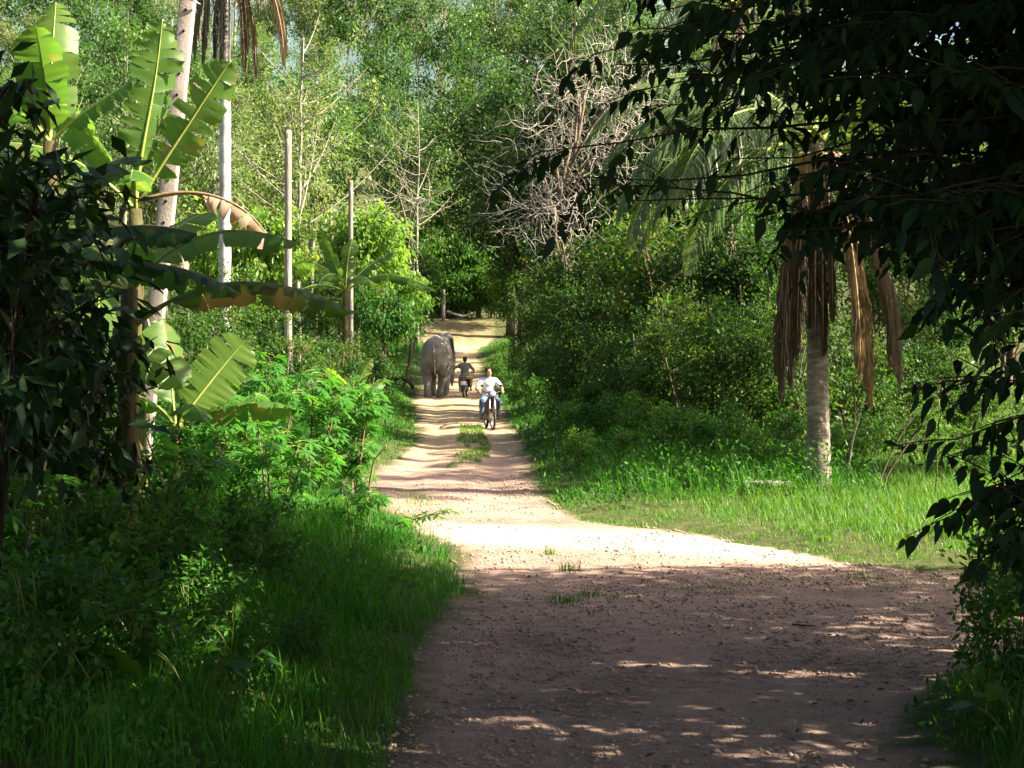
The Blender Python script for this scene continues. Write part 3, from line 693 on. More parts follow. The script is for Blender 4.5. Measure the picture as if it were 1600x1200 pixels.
plant_tree('broadleaf_tree', 'dark tree closing the view right of the elephant', 'tree', DRAPED, (822 - 800) * 88 / F_PX, 88, 0, 1.0, 'broad-leaved trees right of and behind the lane')
plant_tree('broadleaf_tree', 'dark tree between vine tangle and coconut palm', 'tree', DRAPED, (1060 - 800) * 53 / F_PX, 53, 0, 0.8, 'broad-leaved trees right of and behind the lane')
# smaller trees and thicket on the right of the lane
for (px_, d, sc, k, lab) in [(884, 66.8, 1.08, 0, 'small tree overhanging the right of the lane beyond the riders'),
                             (842, 82, 0.95, 1, 'small tree at the right road edge level with the elephant'),
                             (812, 92, 1.0, 2, 'small tree at the far right bend of the lane'),
                             (838, 119, 1.6, 1, 'small tree shading the earth bank from the right'), (700, 131, 1.7, 0, 'dense small tree behind the short grey fence post'), (765, 130, 1.7, 2, 'dense small tree on top of the earth bank'), (645, 126, 1.5, 2, 'dense small tree left of the short grey fence post'),
                             (960, 51, 0.85, 1, 'small tree under the dead vine tangle'),
                             (1030, 48, 0.85, 2, 'small tree with yellowish leaves left of the thicket'),
                             (912, 39.5, 0.55, 0, 'small tree covering the foot of the dead vines'),
                             (1130, 40, 0.8, 0, 'small tree rising behind the thicket below the green fronds'),
                             (1235, 38, 0.62, 1, 'dark small tree just left of the coconut palm trunk'),
                             (1180, 35, 0.56, 2, 'low dark tree forming the shadowed thicket beside the palm'),
                             (1390, 40, 0.72, 0, 'small tree behind the brown hanging fronds'),
                             (1470, 45, 0.85, 1, 'small tree behind the sunlit grass at right'),
                             (1560, 50, 0.90, 2, 'small tree at the far right beyond the tall grass')]:
    x = (px_ - 800) * d / F_PX
    plant_tree('small_tree', lab, 'tree', SMALL[k], x, d, g0.uniform(0, 6.28), sc, 'small trees of the right-hand thicket')
for (px_, d, sc, k, lab) in [(925, 48.5, 0.85, 0, 'tall dense shrub right of the oncoming rider'), (995, 40.3, 0.80, 1, 'tall dense shrub below the dead vines'), (1060, 38.5, 0.82, 0, 'tall dense shrub in the middle of the thicket'),
                             (1130, 36.5, 0.80, 1, 'tall dense shrub left of the coconut palm'), (866, 59, 0.8, 1, 'tall dense shrub beside the lane behind the oncoming rider'), (1200, 36, 0.75, 0, 'tall dense shrub right behind the coconut palm')]:
    plant_tree('dense_shrub', lab, 'shrub', HEDGE[k], (px_ - 800) * d / F_PX, d, 0.0, sc, 'tall shrubs of the right-hand thicket')
for (px_, d, sc, lab) in [(712, 126.5, 1.7, 'mid-green tree straight above the end of the lane'), (748, 125.5, 1.6, 'mid-green tree above the right end of the bank'), (672, 125.5, 1.5, 'mid-green tree above the left end of the bank'), (690, 124.6, 0.95, 'low mid-green tree behind the short grey fence post'), (728, 124.6, 1.0, 'low mid-green tree above the pale forked branch'), (768, 124.4, 1.05, 'low mid-green tree at the right end of the bank')]:
    plant_tree('leafy_tree', lab, 'tree', MANGO, (px_ - 800) * d / F_PX, d, px_ * 0.7, sc, 'mid-green trees closing the lane')
for (px_, d, sc, k, lab) in [(905, 40, 0.75, 0, 'bush above the tall grass, left end of the right thicket'),
                             (960, 37, 0.82, 1, 'bush second from the lane in the right thicket'),
                             (1020, 35, 0.90, 2, 'bush in the middle of the right thicket'),
                             (1085, 33.5, 0.92, 0, 'rounded bush before the dark part of the thicket'),
                             (1150, 32, 0.92, 1, 'dark bush with bare stems beside the coconut palm'),
                             (1215, 31, 0.85, 2, 'dark bush touching the left of the palm trunk'),
                             (1335, 33, 0.72, 0, 'sunlit bush just right of the palm trunk'),
                             (1420, 36, 0.72, 1, 'sunlit bush behind the leaning bare stems'),
                             (860, 52, 0.72, 2, 'bush at the right verge behind the oncoming rider'),
                             (830, 60, 0.75, 0, 'bush at the right verge beside the second rider'),
                             (1510, 34, 0.6, 2, 'low bush in the sunlit grass at right')]:
    x = (px_ - 800) * d / F_PX
    plant_tree('bush', lab, 'bush', BUSH[k], x, d, g0.uniform(0, 6.28), sc, 'bushes along the right verge')
for (px_, d, sc, k, lab) in [(850, 45, 1.0, 0, 'bright weed clump right of the oncoming motorcycle'),
                             (880, 42, 1.05, 1, 'bright weed clump at the top of the right verge'),
                             (815, 55, 0.9, 2, 'weed clump at the lane edge beyond the oncoming rider'),
                             (910, 37, 0.95, 0, 'leafy weed clump among the tall right grass'),
                             (960, 33, 0.9, 1, 'leafy weed clump under the right thicket'),
                             (1040, 30, 0.8, 2, 'low weed clump before the right thicket'),
                             (1110, 28.5, 0.75, 0, 'low weed clump left of the fallen log'),
                             (1185, 28, 0.7, 1, 'weed clump just left of the palm base'),
                             (1320, 28, 0.6, 2, 'weed clump just right of the palm base'),
                             (870, 36, 0.8, 2, 'bright weed clump nearest the lane in the right verge'), (900, 33, 0.85, 0, 'weed clump low in the right verge grass'),
                             (935, 40, 1.0, 1, 'weed clump under the left end of the thicket'), (1000, 32, 0.85, 2, 'weed clump in front of the middle bush'),
                             (1075, 30, 0.85, 1, 'weed clump in front of the rounded bush'), (1150, 29.5, 0.8, 2, 'weed clump under the dark bush'), (1225, 29.5, 0.8, 0, 'weed clump touching the palm trunk from the left'),
                             (1365, 30, 0.75, 1, 'weed clump behind the bare pale sapling'), (1440, 31, 0.8, 0, 'weed clump behind the leaning saplings'), (1520, 27, 0.6, 2, 'weed clump in the sunlit grass at far right'),
                             (840, 50, 1.0, 1, 'weed clump beside the oncoming rider'), (985, 29, 0.55, 0, 'small weed clump at the front of the right verge'), (905, 30, 0.55, 2, 'small weed clump at the curve of the right verge'),
                             (790, 66, 0.9, 0, 'weed clump right of the rider beside the elephant'),
                             (780, 80, 1.0, 1, 'weed clump at the right bend past the elephant')]:
    x = (px_ - 800) * d / F_PX
    plant_tree('weed_clump', lab, 'weed', WEED[k], x, d, g0.uniform(0, 6.28), sc, 'leafy weeds on the right verge')
for i, px_ in enumerate([662, 684, 703, 724, 744, 763, 783]):
    plant_tree('weed_clump', 'tall leafy weed clump on the crest of the bank, %s from the left' % ['first', 'second', 'third', 'fourth', 'fifth', 'sixth', 'seventh'][i], 'weed', WEED[i % 3], (px_ - 800) * 123.6 / F_PX, 123.6 + 0.4 * (i % 2), i * 1.3, 2.2 + 0.5 * (i % 3), 'leafy weeds on the crest of the bank')
# left of the lane
for (px_, d, sc, k, lab) in [(560, 62, 1.0, 0, 'lime green drooping-leaved tree behind the two wooden posts'),
                             (405, 56, 0.92, 0, 'lime green tree left of the taller wooden post'),
                             (615, 72, 0.72, 1, 'lime green tree nearest the lane'),
                             (330, 60, 0.95, 1, 'lime green tree behind the white palm trunk')]:
    plant_tree('lime_tree', lab, 'tree', LIME[k], (px_ - 800) * d / F_PX, d, g0.uniform(0, 6.28), sc, 'lime green trees on the left')
plant_tree('mango_tree', 'low mango-like tree hanging over the lane left of the elephant', 'tree', MANGO, (597 - 800) * 60 / F_PX, 60, 0.6, 0.95)
for (px_, d, sc, k, lab) in [(640, 98, 1.0, 0, 'small tree on the left bank beyond the elephant'),
                             (590, 82, 0.95, 1, 'small tree at the left behind the mango-like tree'),
                             (530, 74, 0.9, 2, 'small tree behind the far banana plant'),
                             (440, 48, 0.55, 0, 'small tree in front of the taller wooden post'),
                             (250, 38, 0.66, 1, 'small tree behind the concrete pole'),
                             (120, 34, 0.72, 2, 'small tree behind the upright banana leaves at far left'),
                             (20, 30, 0.72, 0, 'small tree at the left edge behind the bananas'),
                             (345, 37, 0.55, 2, 'small tree beneath the white palm trunk')]:
    plant_tree('small_tree', lab, 'tree', SMALL[k], (px_ - 800) * d / F_PX, d, g0.uniform(0, 6.28), sc, 'small trees left of the lane')
for (px_, d, sc, k, lab) in [(575, 48, 0.7, 0, 'bush beside the far banana plant on the left verge'),
                             (520, 42, 0.72, 1, 'bush behind the palmate shrubs nearest the lane'),
                             (440, 36, 0.8, 2, 'bush behind the palmate shrubs below the taller post'),
                             (330, 31, 0.8, 0, 'bush behind the low banana leaves'),
                             (600, 72, 0.8, 1, 'bush on the left verge just short of the elephant')]:
    plant_tree('bush', lab, 'bush', BUSH[k], (px_ - 800) * d / F_PX, d, g0.uniform(0, 6.28), sc, 'bushes left of the lane')
for (px_, d, sc, k, lab) in [(-50, 12.5, 0.70, 0, 'dark shaded shrub tree cut by the left picture edge'),
                             (15, 14.5, 0.66, 1, 'dark shrub tree in front of the leftmost banana plant'),
                             (130, 15.8, 0.40, 0, 'low dark shrub left of the dark banana stem')]:
    plant_tree('shade_shrub', lab, 'shrub', SHADE[k], (px_ - 800) * d / F_PX, d, g0.uniform(0, 6.28), sc, 'dark shrubs in the left shade')
for i, (px_, d, sc, k, lab) in enumerate([(60, 9.8, 0.9, 0, 'dark weed clump in the lower left corner'), (190, 10.4, 0.8, 1, 'dark weed clump second from the lower left corner'),
                             (330, 11.2, 0.62, 2, 'dark weed clump below the grass mound'), (120, 12.4, 1.0, 0, 'dark weed clump under the left shrub'),
                             (260, 13.4, 0.95, 1, 'dark weed clump under the dark banana stem'), (390, 14.6, 0.72, 2, 'weed clump in the shaded grass mound'),
                             (40, 14.5, 1.1, 2, 'tall dark weed clump at the far left'), (470, 11.6, 0.42, 1, 'small weed clump near the shaded road edge'),
                             (1570, 10.8, 0.75, 1, 'dark weed clump in the lower right corner'), (1600, 12.4, 0.9, 0, 'weed clump under the overhanging leaves at right')]):
    plant_tree('weed_clump', lab, 'weed', WEED[k], (px_ - 800) * d / F_PX, d, g0.uniform(0, 6.28), sc, 'weeds in the foreground shade')

# two bare-branched pale trees that stand out before the plantation
def bare_tree(px_, d, top_y, label, seed, leafy):
    g = np.random.default_rng(seed); x = (px_ - 800) * d / F_PX; z0 = hz(x, d)
    hgt = CAM_H + (HORIZON - top_y) * d / F_PX - z0
    t = thing('bare_tree', label, 'tree', (x, d, z0))
    W = Acc(); k = 12; P = np.stack([np.cumsum(g.normal(0, 0.05, k)), np.cumsum(g.normal(0, 0.05, k)), np.linspace(-0.1, hgt, k)], -1)
    tube(W, P, np.linspace(0.13, 0.02, k), 7)
    Lf = Acc()
    for i in range(24):
        z = hgt * g.uniform(0.38, 0.97); st = np.array([np.interp(z, P[:, 2], P[:, 0]), np.interp(z, P[:, 2], P[:, 1]), z])
        a = g.uniform(0, 6.28); ln = (hgt - z) * 0.35 + g.uniform(0.8, 2.2)
        dr = np.array([math.cos(a), math.sin(a), g.uniform(0.35, 1.0)]); en = st + dr * ln
        B = bez(st, st + dr * ln * 0.5 - np.array([0, 0, 0.15 * ln]), en, 7)
        tube(W, B, np.linspace(0.034, 0.008, 7), 4, cap=False)
        for j in range(4):
            o = B[g.integers(2, 7)]; e = o + unit(g.normal(size=3) + dr) * g.uniform(0.3, 0.9)
            tube(W, [o, (o + e) / 2 + g.normal(0, .05, 3), e], [0.016, 0.011, 0.006], 3, cap=False)
            m = int(leafy * g.uniform(0, 2))
            if m: add_leaves(Lf, e + g.normal(0, 0.22, (m, 3)), g.normal(size=(m, 3)) - [0, 0, .6], g.normal(0, .6, (m, 3)) + [0, 0, .8], 0.20, 0.085, np.clip(g.normal(.5, .2, m), 0, 1))
    obj('trunk', W.mesh('trunk', M['bark_pale'], True), t)
    stuff(obj('crown', Lf.mesh('crown', M['pale']), t))
bare_tree(466, 66, 60, 'thin-leaved pale tree with bare rising branches above the taller post', 31, 15)
bare_tree(652, 108, 160, 'pale bare-branched tree leaning near the lane end', 33, 9)

# grey tangle of dead vines hanging in the trees right of the lane
def vine_tangle(name, label, pts, seed, n, curl, rad, trunk_xy, d):
    g = np.random.default_rng(seed)
    bx = (trunk_xy - 800) * d / F_PX; z0 = hz(bx, d)
    t = thing(name, label, 'dead tree', (bx, d, z0)); base = np.array([bx, d, z0])
    W = Acc(); Tw = Acc()
    hubs = [at(px_, py_, d + g.uniform(-1.5, 1.5)) - base for px_, py_, _ in pts]
    top = max(h[2] for h in hubs)
    stem = polyline([[0, 0, -0.1], [0.35, g.normal(0, .2), top * 0.25], [-0.45, 0.2, top * 0.5], [0.25, 0, top * 0.75], hubs[0]], 18)
    tube(W, stem, np.linspace(0.085, 0.03, 18), 7)
    for h, (_, _, sz) in zip(hubs, pts):
        s0 = stem[np.argmin(np.abs(stem[:, 2] - h[2] * 0.75))]
        tube(W, bez(s0, (s0 + h) / 2 + np.array([0, 0, 0.5]), h, 8), np.linspace(0.05, 0.022, 8), 5, cap=False)
        for i in range(int(n * sz)):
            p = h + g.normal(0, 0.42 * sz, 3) * [1.2, 0.8, 1.0]
            dr = unit(g.normal(size=3)); m = int(g.integers(8, 17)); ax = unit(g.normal(size=3)); P = [p]
            for q in range(m):
                dr = unit(dr + np.cross(ax, dr) * curl * g.uniform(0.2, 1.2) + g.normal(0, 0.24, 3)); P.append(P[-1] + dr * 0.13)
            tube(Tw, P, np.linspace(rad * g.uniform(0.6, 1.3), rad * 0.22, len(P)), 4, cap=False)
    obj('trunk', W.mesh('trunk', M['bark_mid'], True), t)
    stuff(obj('twigs', Tw.mesh('twigs', M['dead_twig'], True), t))
vine_tangle('dead_tree', 'grey leafless tree smothered in curling dead vines', [(905, 140, 1.25), (860, 195, 1.2), (955, 160, 1.15), (900, 215, 1.25), (840, 255, 0.9), (950, 235, 1.0), (870, 310, 1.1), (815, 340, 0.9), (905, 345, 0.9), (885, 395, 0.55), (1000, 130, 1.0), (930, 90, 1.0), (985, 200, 0.9)], 41, 40, 0.17, 0.0120, 890, 50)
vine_tangle('dead_tree', 'low grey tangle of dry twigs beside the lime green trees', [(620, 300, 1.0), (655, 310, 0.9), (600, 320, 0.6)], 43, 13, 0.12, 0.014, 630, 72)

# ------------------------------------------------------------------ banana plants
def banana_leaf(parent, base, az, e0, e1, length, width, roll=0.0, fold=0.35, tear=0.35, mat='banana', rib='midrib', seed=0, petiole=0.22, tint=0.5, label=None):
    """one big torn blade on an arching midrib; az in the ground plane, e0/e1 elevation at stalk and tip (degrees)"""
    g = np.random.default_rng(seed); n = 40
    el = np.radians(np.linspace(e0, e1, n) + 4 * np.sin(np.linspace(0, 5, n) + seed)); a = math.radians(az)
    st = length / (n - 1)
    dirs = np.stack([np.cos(el) * math.cos(a), np.cos(el) * math.sin(a), np.sin(el)], -1)
    P = np.concatenate([[[0, 0, 0]], np.cumsum(dirs[:-1] * st, 0)])
    h = np.array([-math.sin(a), math.cos(a), 0.0])
    S = np.broadcast_to(h, dirs.shape); U = np.cross(dirs, S); U = np.where(U[:, 2:] < 0, -U, U) if abs(e0) < 80 else np.cross(dirs, S)
    rr = math.radians(roll); S2 = S * math.cos(rr) + U * math.sin(rr); U2 = U * math.cos(rr) - S * math.sin(rr)
    t = np.linspace(0, 1, n); s = np.clip((t - petiole) / (1 - petiole), 0, 1)
    wd = width / 2 * np.minimum(1, (s / 0.10) ** 0.6) * np.minimum(1, ((1 - s) / 0.22) ** 0.55)
    acc = Acc(); i0 = int(petiole * n)
    for side in (1, -1):
        i = i0
        while i < n - 1:
            ln = int(g.integers(2, 5)) if g.uniform() < tear else int(g.integers(5, 10))
            j = min(n - 1, i + ln)
            dr = fold + g.normal(0, 0.16 + 0.14 * (tear > 0.6)) * (0.5 + tear); sweep = g.uniform(0.02, 0.30); fray = g.uniform(0.05, 0.42)
            rows = []
            for q in np.linspace(0, 1, 4):
                c = P[i:j + 1] + (S2[i:j + 1] * side * math.cos(dr * q) - U2[i:j + 1] * math.sin(dr * (0.3 + 0.7 * q))) * (wd[i:j + 1] * q)[:, None] + dirs[i:j + 1] * (wd[i:j + 1] * q * sweep)[:, None]
                w_ = np.sin(np.arange(j - i + 1) * 2.3 + seed) * 0.012 * q
                c = c + U2[i:j + 1] * w_[:, None]
                if q > 0.3:   # a torn strip narrows and frays outwards
                    mid = c.mean(0); c = mid + (c - mid) * (1 - fray * q * (0.5 + tear)) 
                rows.append(c)
            m = j - i + 1; V = np.concatenate(rows); ii = np.arange(3)[:, None] * m; jj = np.arange(m - 1)[None]
            V = V + np.repeat(np.array([0, 0.3, 0.6, 1.0]), m)[:, None] * g.normal(0, 0.012, (len(V), 3)) * (0.4 + tear)
            acc.add(V, np.stack([ii + jj, ii + jj + 1, ii + m + jj + 1, ii + m + jj], -1).reshape(-1, 4), np.clip(tint + g.normal(0, 0.10), 0, 1))
            i = j
    o = obj('leaf', acc.mesh('leaf', M[mat], True), parent, base)
    if label: o['label'] = label
    R = Acc(); tube(R, P - U2 * 0.004, np.interp(t, [0, petiole, 1], [0.030, 0.021, 0.004]) * min(1.2, length / 1.6), 6)
    obj('midrib', R.mesh('midrib', M[rib], True), o)
    return o

def banana_plant(label, x, y, hgt, r0, leaves, lean=(0, 0), group=None):
    t = thing('banana_plant', label, 'banana plant', (x, y, hz(x, y)), 0, group)
    A = Acc(); k = 10; u = np.linspace(0, 1, k)
    P = np.stack([lean[0] * u, lean[1] * u, -0.1 + (hgt + 0.1) * u], -1)
    tube(A, P, r0 * (1 - 0.45 * u) * (1 + 0.03 * np.sin(u * 21)), 12)
    obj('pseudostem', A.mesh('pseudostem', M['stem'], True), t)
    g = np.random.default_rng(int(abs(x * 100)) + 7)
    for q in range(4):      # dry sheaths peeling off the stem
        S = Acc(); a = g.uniform(0, 6.28); z = hgt * g.uniform(0.35, 0.85); c = np.array([math.cos(a), math.sin(a), 0]) * r0 * 0.8
        b = np.array([lean[0], lean[1], 0]) * z / hgt
        tube(S, [b + c + [0, 0, z], b + c * 1.5 + [0, 0, z - 0.2], b + c * 1.7 + [0, 0, z - 0.55]], [0.03, 0.045, 0.012], 6, flat=0.25)
        obj('sheath', S.mesh('sheath', M['midrib_dry'], True), t)
    for i, lf in enumerate(leaves):
        kw = dict(lf); dz = kw.pop('dz', 0.0)
        banana_leaf(t, (lean[0] * (1 + dz / hgt), lean[1] * (1 + dz / hgt), hgt + dz - 0.03), seed=int(abs(x * 31)) + i * 7 + 1, **kw)
    return t

D_ = dict
X = lambda px_, d: (px_ - 800) * d / F_PX
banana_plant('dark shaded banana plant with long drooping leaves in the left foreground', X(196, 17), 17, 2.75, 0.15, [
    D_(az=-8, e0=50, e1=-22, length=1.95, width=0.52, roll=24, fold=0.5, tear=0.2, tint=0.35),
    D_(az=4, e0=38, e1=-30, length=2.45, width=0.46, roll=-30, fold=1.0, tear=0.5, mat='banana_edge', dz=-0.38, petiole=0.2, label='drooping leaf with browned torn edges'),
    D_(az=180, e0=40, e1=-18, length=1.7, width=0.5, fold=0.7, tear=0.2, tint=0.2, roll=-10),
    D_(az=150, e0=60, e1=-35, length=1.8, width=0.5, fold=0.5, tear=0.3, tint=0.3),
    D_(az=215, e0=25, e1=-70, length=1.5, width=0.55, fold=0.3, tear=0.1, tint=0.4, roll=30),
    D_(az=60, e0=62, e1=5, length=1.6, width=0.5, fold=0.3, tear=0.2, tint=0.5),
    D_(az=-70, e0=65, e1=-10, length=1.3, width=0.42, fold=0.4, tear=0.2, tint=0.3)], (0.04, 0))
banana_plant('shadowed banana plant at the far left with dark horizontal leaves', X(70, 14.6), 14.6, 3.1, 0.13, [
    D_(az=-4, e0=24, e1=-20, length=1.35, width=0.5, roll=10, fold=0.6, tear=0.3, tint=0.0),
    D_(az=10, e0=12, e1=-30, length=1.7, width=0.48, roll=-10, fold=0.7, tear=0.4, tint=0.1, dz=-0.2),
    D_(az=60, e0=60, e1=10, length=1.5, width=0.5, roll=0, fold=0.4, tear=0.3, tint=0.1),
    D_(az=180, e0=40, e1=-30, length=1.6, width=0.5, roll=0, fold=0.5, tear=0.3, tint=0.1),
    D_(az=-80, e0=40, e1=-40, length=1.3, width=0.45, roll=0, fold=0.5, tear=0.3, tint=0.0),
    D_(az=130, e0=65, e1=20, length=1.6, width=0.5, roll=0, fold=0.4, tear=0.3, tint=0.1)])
banana_plant('tall banana plant holding upright sunlit torn leaves', X(212, 20.5), 20.5, 3.75, 0.15, [
    D_(az=15, e0=86, e1=80, length=2.35, width=0.62, roll=90, fold=0.25, tear=0.85, tint=0.62, label='upright sunlit leaf torn into strips'),
    D_(az=2, e0=66, e1=50, length=2.15, width=0.62, roll=82, fold=0.2, tear=0.75, tint=0.75, label='bright leaf slanting right across the pole'),
    D_(az=165, e0=70, e1=25, length=1.9, width=0.55, roll=60, fold=0.3, tear=0.4, tint=0.5),
    D_(az=200, e0=55, e1=-10, length=1.9, width=0.5, fold=0.4, tear=0.4, tint=0.4),
    D_(az=-5, e0=24, e1=-66, length=2.0, width=0.46, fold=1.0, tear=0.95, petiole=0.42, mat='banana_dry', rib='midrib_dry', tint=0.5, dz=0.10, roll=20, label='dry curled brown leaf'),
    D_(az=-40, e0=10, e1=-75, length=1.2, width=0.35, fold=1.1, tear=0.8, mat='banana_dry', rib='midrib_dry', tint=0.8, dz=-0.2, roll=40, label='yellow-brown withered leaf'),
    D_(az=-80, e0=50, e1=-30, length=1.5, width=0.5, fold=0.4, tear=0.4, tint=0.5)])
banana_plant('banana plant at upper left whose leaves fold behind the dark shrub', X(78, 19.5), 19.5, 4.45, 0.14, [
    D_(az=95, e0=84, e1=70, length=1.75, width=0.60, roll=4, fold=0.25, tear=0.3, tint=0.8, petiole=0.12),
    D_(az=-95, e0=80, e1=62, length=1.35, width=0.62, roll=0, fold=0.3, tear=0.1, tint=0.55, petiole=0.12),
    D_(az=-6, e0=44, e1=30, length=1.25, width=0.40, roll=40, fold=0.4, tear=0.05, tint=0.15, petiole=0.2, label='dark bluish leaf pointing right'),
    D_(az=170, e0=60, e1=0, length=1.6, width=0.5, fold=0.4, tear=0.3, tint=0.4),
    D_(az=240, e0=50, e1=-40, length=1.6, width=0.5, fold=0.4, tear=0.3, tint=0.3)])
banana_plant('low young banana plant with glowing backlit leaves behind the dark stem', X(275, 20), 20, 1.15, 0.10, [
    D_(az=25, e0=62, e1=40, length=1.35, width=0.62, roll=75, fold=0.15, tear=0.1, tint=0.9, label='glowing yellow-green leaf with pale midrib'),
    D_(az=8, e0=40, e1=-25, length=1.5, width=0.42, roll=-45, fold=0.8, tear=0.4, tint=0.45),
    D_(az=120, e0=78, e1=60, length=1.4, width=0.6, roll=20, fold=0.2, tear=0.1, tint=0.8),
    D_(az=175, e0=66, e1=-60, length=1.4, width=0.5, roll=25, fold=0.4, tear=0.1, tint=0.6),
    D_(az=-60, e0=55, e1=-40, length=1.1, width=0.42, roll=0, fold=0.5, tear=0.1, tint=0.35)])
banana_plant('young banana plant with broad backlit leaf left of the dark stem', X(150, 19.6), 19.6, 1.9, 0.11, [
    D_(az=100, e0=70, e1=30, length=1.5, width=0.6, roll=5, fold=0.2, tear=0.1, tint=0.7),
    D_(az=-10, e0=30, e1=-60, length=1.2, width=0.55, roll=50, fold=0.3, tear=0.1, tint=0.6),
    D_(az=190, e0=55, e1=-20, length=1.4, width=0.5, roll=30, fold=0.4, tear=0.2, tint=0.7),
    D_(az=250, e0=50, e1=-50, length=1.1, width=0.45, roll=0, fold=0.4, tear=0.1, tint=0.4)])
banana_plant('far banana plant spreading its leaves beside the shorter wooden post', X(540, 47), 47, 3.3, 0.14, [
    D_(az=176, e0=74, e1=55, length=1.7, width=0.42, roll=70, fold=0.3, tear=0.3, tint=0.4),
    D_(az=150, e0=60, e1=-20, length=2.2, width=0.5, roll=20, fold=0.5, tear=0.4, tint=0.5),
    D_(az=200, e0=30, e1=-65, length=2.0, width=0.5, roll=20, fold=0.6, tear=0.4, tint=0.5),
    D_(az=80, e0=80, e1=50, length=1.7, width=0.5, roll=0, fold=0.3, tear=0.3, tint=0.5),
    D_(az=20, e0=55, e1=25, length=1.8, width=0.42, roll=25, fold=0.5, tear=0.5, tint=0.45),
    D_(az=-8, e0=40, e1=-38, length=2.7, width=0.46, roll=10, fold=0.8, tear=0.5, tint=0.35),
    D_(az=-60, e0=50, e1=-40, length=1.9, width=0.5, roll=0, fold=0.5, tear=0.4, tint=0.5),
    D_(az=-110, e0=60, e1=-50, length=1.9, width=0.5, roll=0, fold=0.5, tear=0.4, tint=0.5)])
banana_plant('small pale-leaved banana sucker on the left verge', X(556, 38), 38, 0.7, 0.07, [
    D_(az=10, e0=80, e1=60, length=1.0, width=0.28, roll=80, fold=0.3, tear=0.1, tint=0.8),
    D_(az=170, e0=60, e1=30, length=1.0, width=0.28, roll=60, fold=0.3, tear=0.1, tint=0.7),
    D_(az=40, e0=50, e1=0, length=0.9, width=0.28, roll=40, fold=0.3, tear=0.1, tint=0.6)])

# ------------------------------------------------------------------ coconut palms
def frond(parent, base, az, e0, e1, length, leaflet, seed, dry=False, pairs=66, hang=0.55, name='frond', label=None, bend=0.0):
    g = np.random.default_rng(seed); n = 22; a = math.radians(az); t = np.linspace(0, 1, n)
    el = np.radians(e0 + (e1 - e0) * t ** 1.15); aa = a + np.radians(bend) * t
    dirs = np.stack([np.cos(el) * np.cos(aa), np.cos(el) * np.sin(aa), np.sin(el)], -1)
    P = np.concatenate([[[0, 0, 0]], np.cumsum(dirs[:-1] * length / (n - 1), 0)])
    A = Acc(); tube(A, P, np.interp(t, [0, 0.1, 1], [0.05, 0.028, 0.005]), 5, 0.9, 1)
    for side in (1, -1):
        u = np.linspace(0.14, 0.99, pairs) + g.normal(0, 0.004, pairs); u = np.clip(u, 0, 1)
        o = np.stack([np.interp(u, t, P[:, k]) for k in range(3)], -1); dd = np.stack([np.interp(u, t, dirs[:, k]) for k in range(3)], -1)
        s = unit(np.cross(dd, [0, 0, 1.0]) + 1e-6) * side
        ln = leaflet * np.sin(np.clip(u * 0.92 + 0.10, 0, 1) * math.pi) ** 0.55 * g.uniform(0.8, 1.1, pairs)
        hg = hang * g.uniform(0.6, 1.4, pairs)[:, None]; sp = (0.26 if dry else 1.0)
        d1 = unit(s * sp + dd * (0.9 if dry else 0.55) + np.array([0, 0, -1.0]) * hg * 0.6 + g.normal(0, 0.10 if dry else 0.04, (pairs, 3)))
        d2 = unit(s * 0.5 * sp + dd * 0.4 + np.array([0, 0, -1.0]) * hg * 2.0 + g.normal(0, 0.12 if dry else 0.05, (pairs, 3)))
        w = (0.034 if dry else 0.044) * g.uniform(0.7, 1.2, pairs)[:, None]
        wv = unit(np.cross(d1, s + [0, 0, 0.3])) * 0.6 + dd * 0.7
        m1 = o + d1 * (ln * 0.5)[:, None]; tip = m1 + d2 * (ln * 0.5)[:, None]
        V = np.stack([o - wv * w * .3, o + wv * w * .3, m1 + wv * w * .5, m1 - wv * w * .5, tip], 1).reshape(-1, 3)
        b = np.arange(pairs)[:, None] * 5; base_n = A.n; ti = np.clip(g.normal(0.45, 0.2, pairs), 0, 1)
        A.add(V, b + [0, 1, 2, 3], ti); A.G.append((b + [3, 2, 4] + base_n, ti, 0))
    o = obj(name, A.mesh(name, [M['palm_dry'], M['midrib_dry']] if dry else [M['palm'], M['midrib']]), parent, base)
    if label: o['label'] = label
    return o

def coconut_palm(label, x, y, hgt, r0, fronds, dead, bark, lean=(0, 0), nuts=5, flare=1.3):
    t = thing('coconut_palm', label, 'palm tree', (x, y, hz(x, y))); g = np.random.default_rng(int(abs(x * 91)) + 3)
    A = Acc(); k = 60; u = np.linspace(0, 1, k)
    P = np.stack([lean[0] * u ** 1.4, lean[1] * u, -0.1 + (hgt + 0.1) * u], -1)
    R = r0 * (1 - 0.22 * u) * (1 + (flare - 1) * np.exp(-u * hgt / 0.45)) * (1 + 0.025 * np.sign(np.sin(u * k * 1.9)))
    tube(A, P, R, 14)
    obj('trunk', A.mesh('trunk', M[bark], True), t)
    top = P[-1]
    for i, (az, e0, e1, ln) in enumerate(fronds):
        frond(t, top + g.normal(0, 0.06, 3) + [0, 0, 0.05], az, e0, e1, ln, 0.24 * ln, 900 + i + int(abs(x) * 10), bend=g.normal(0, 8))
    for i, (az, e0, e1, ln, off_) in enumerate(dead):
        frond(t, top + np.array([math.cos(math.radians(az)), math.sin(math.radians(az)), 0]) * off_ - [0, 0, 0.15], az, e0, e1, ln, 0.24 * ln, 950 + i + int(abs(x) * 10), True, 100, 0.9, 'dead_frond')
    for i in range(nuts):
        C = Acc(); ellipsoid(C, (0, 0, 0), (0.10, 0.10, 0.125), nu=10, nv=7); a = i * 2.4
        obj('coconut', C.mesh('coconut', M['coconut'], True), t, top + np.array([math.cos(a) * 0.24, math.sin(a) * 0.24, -0.22 - 0.06 * (i % 2)]))
    return t

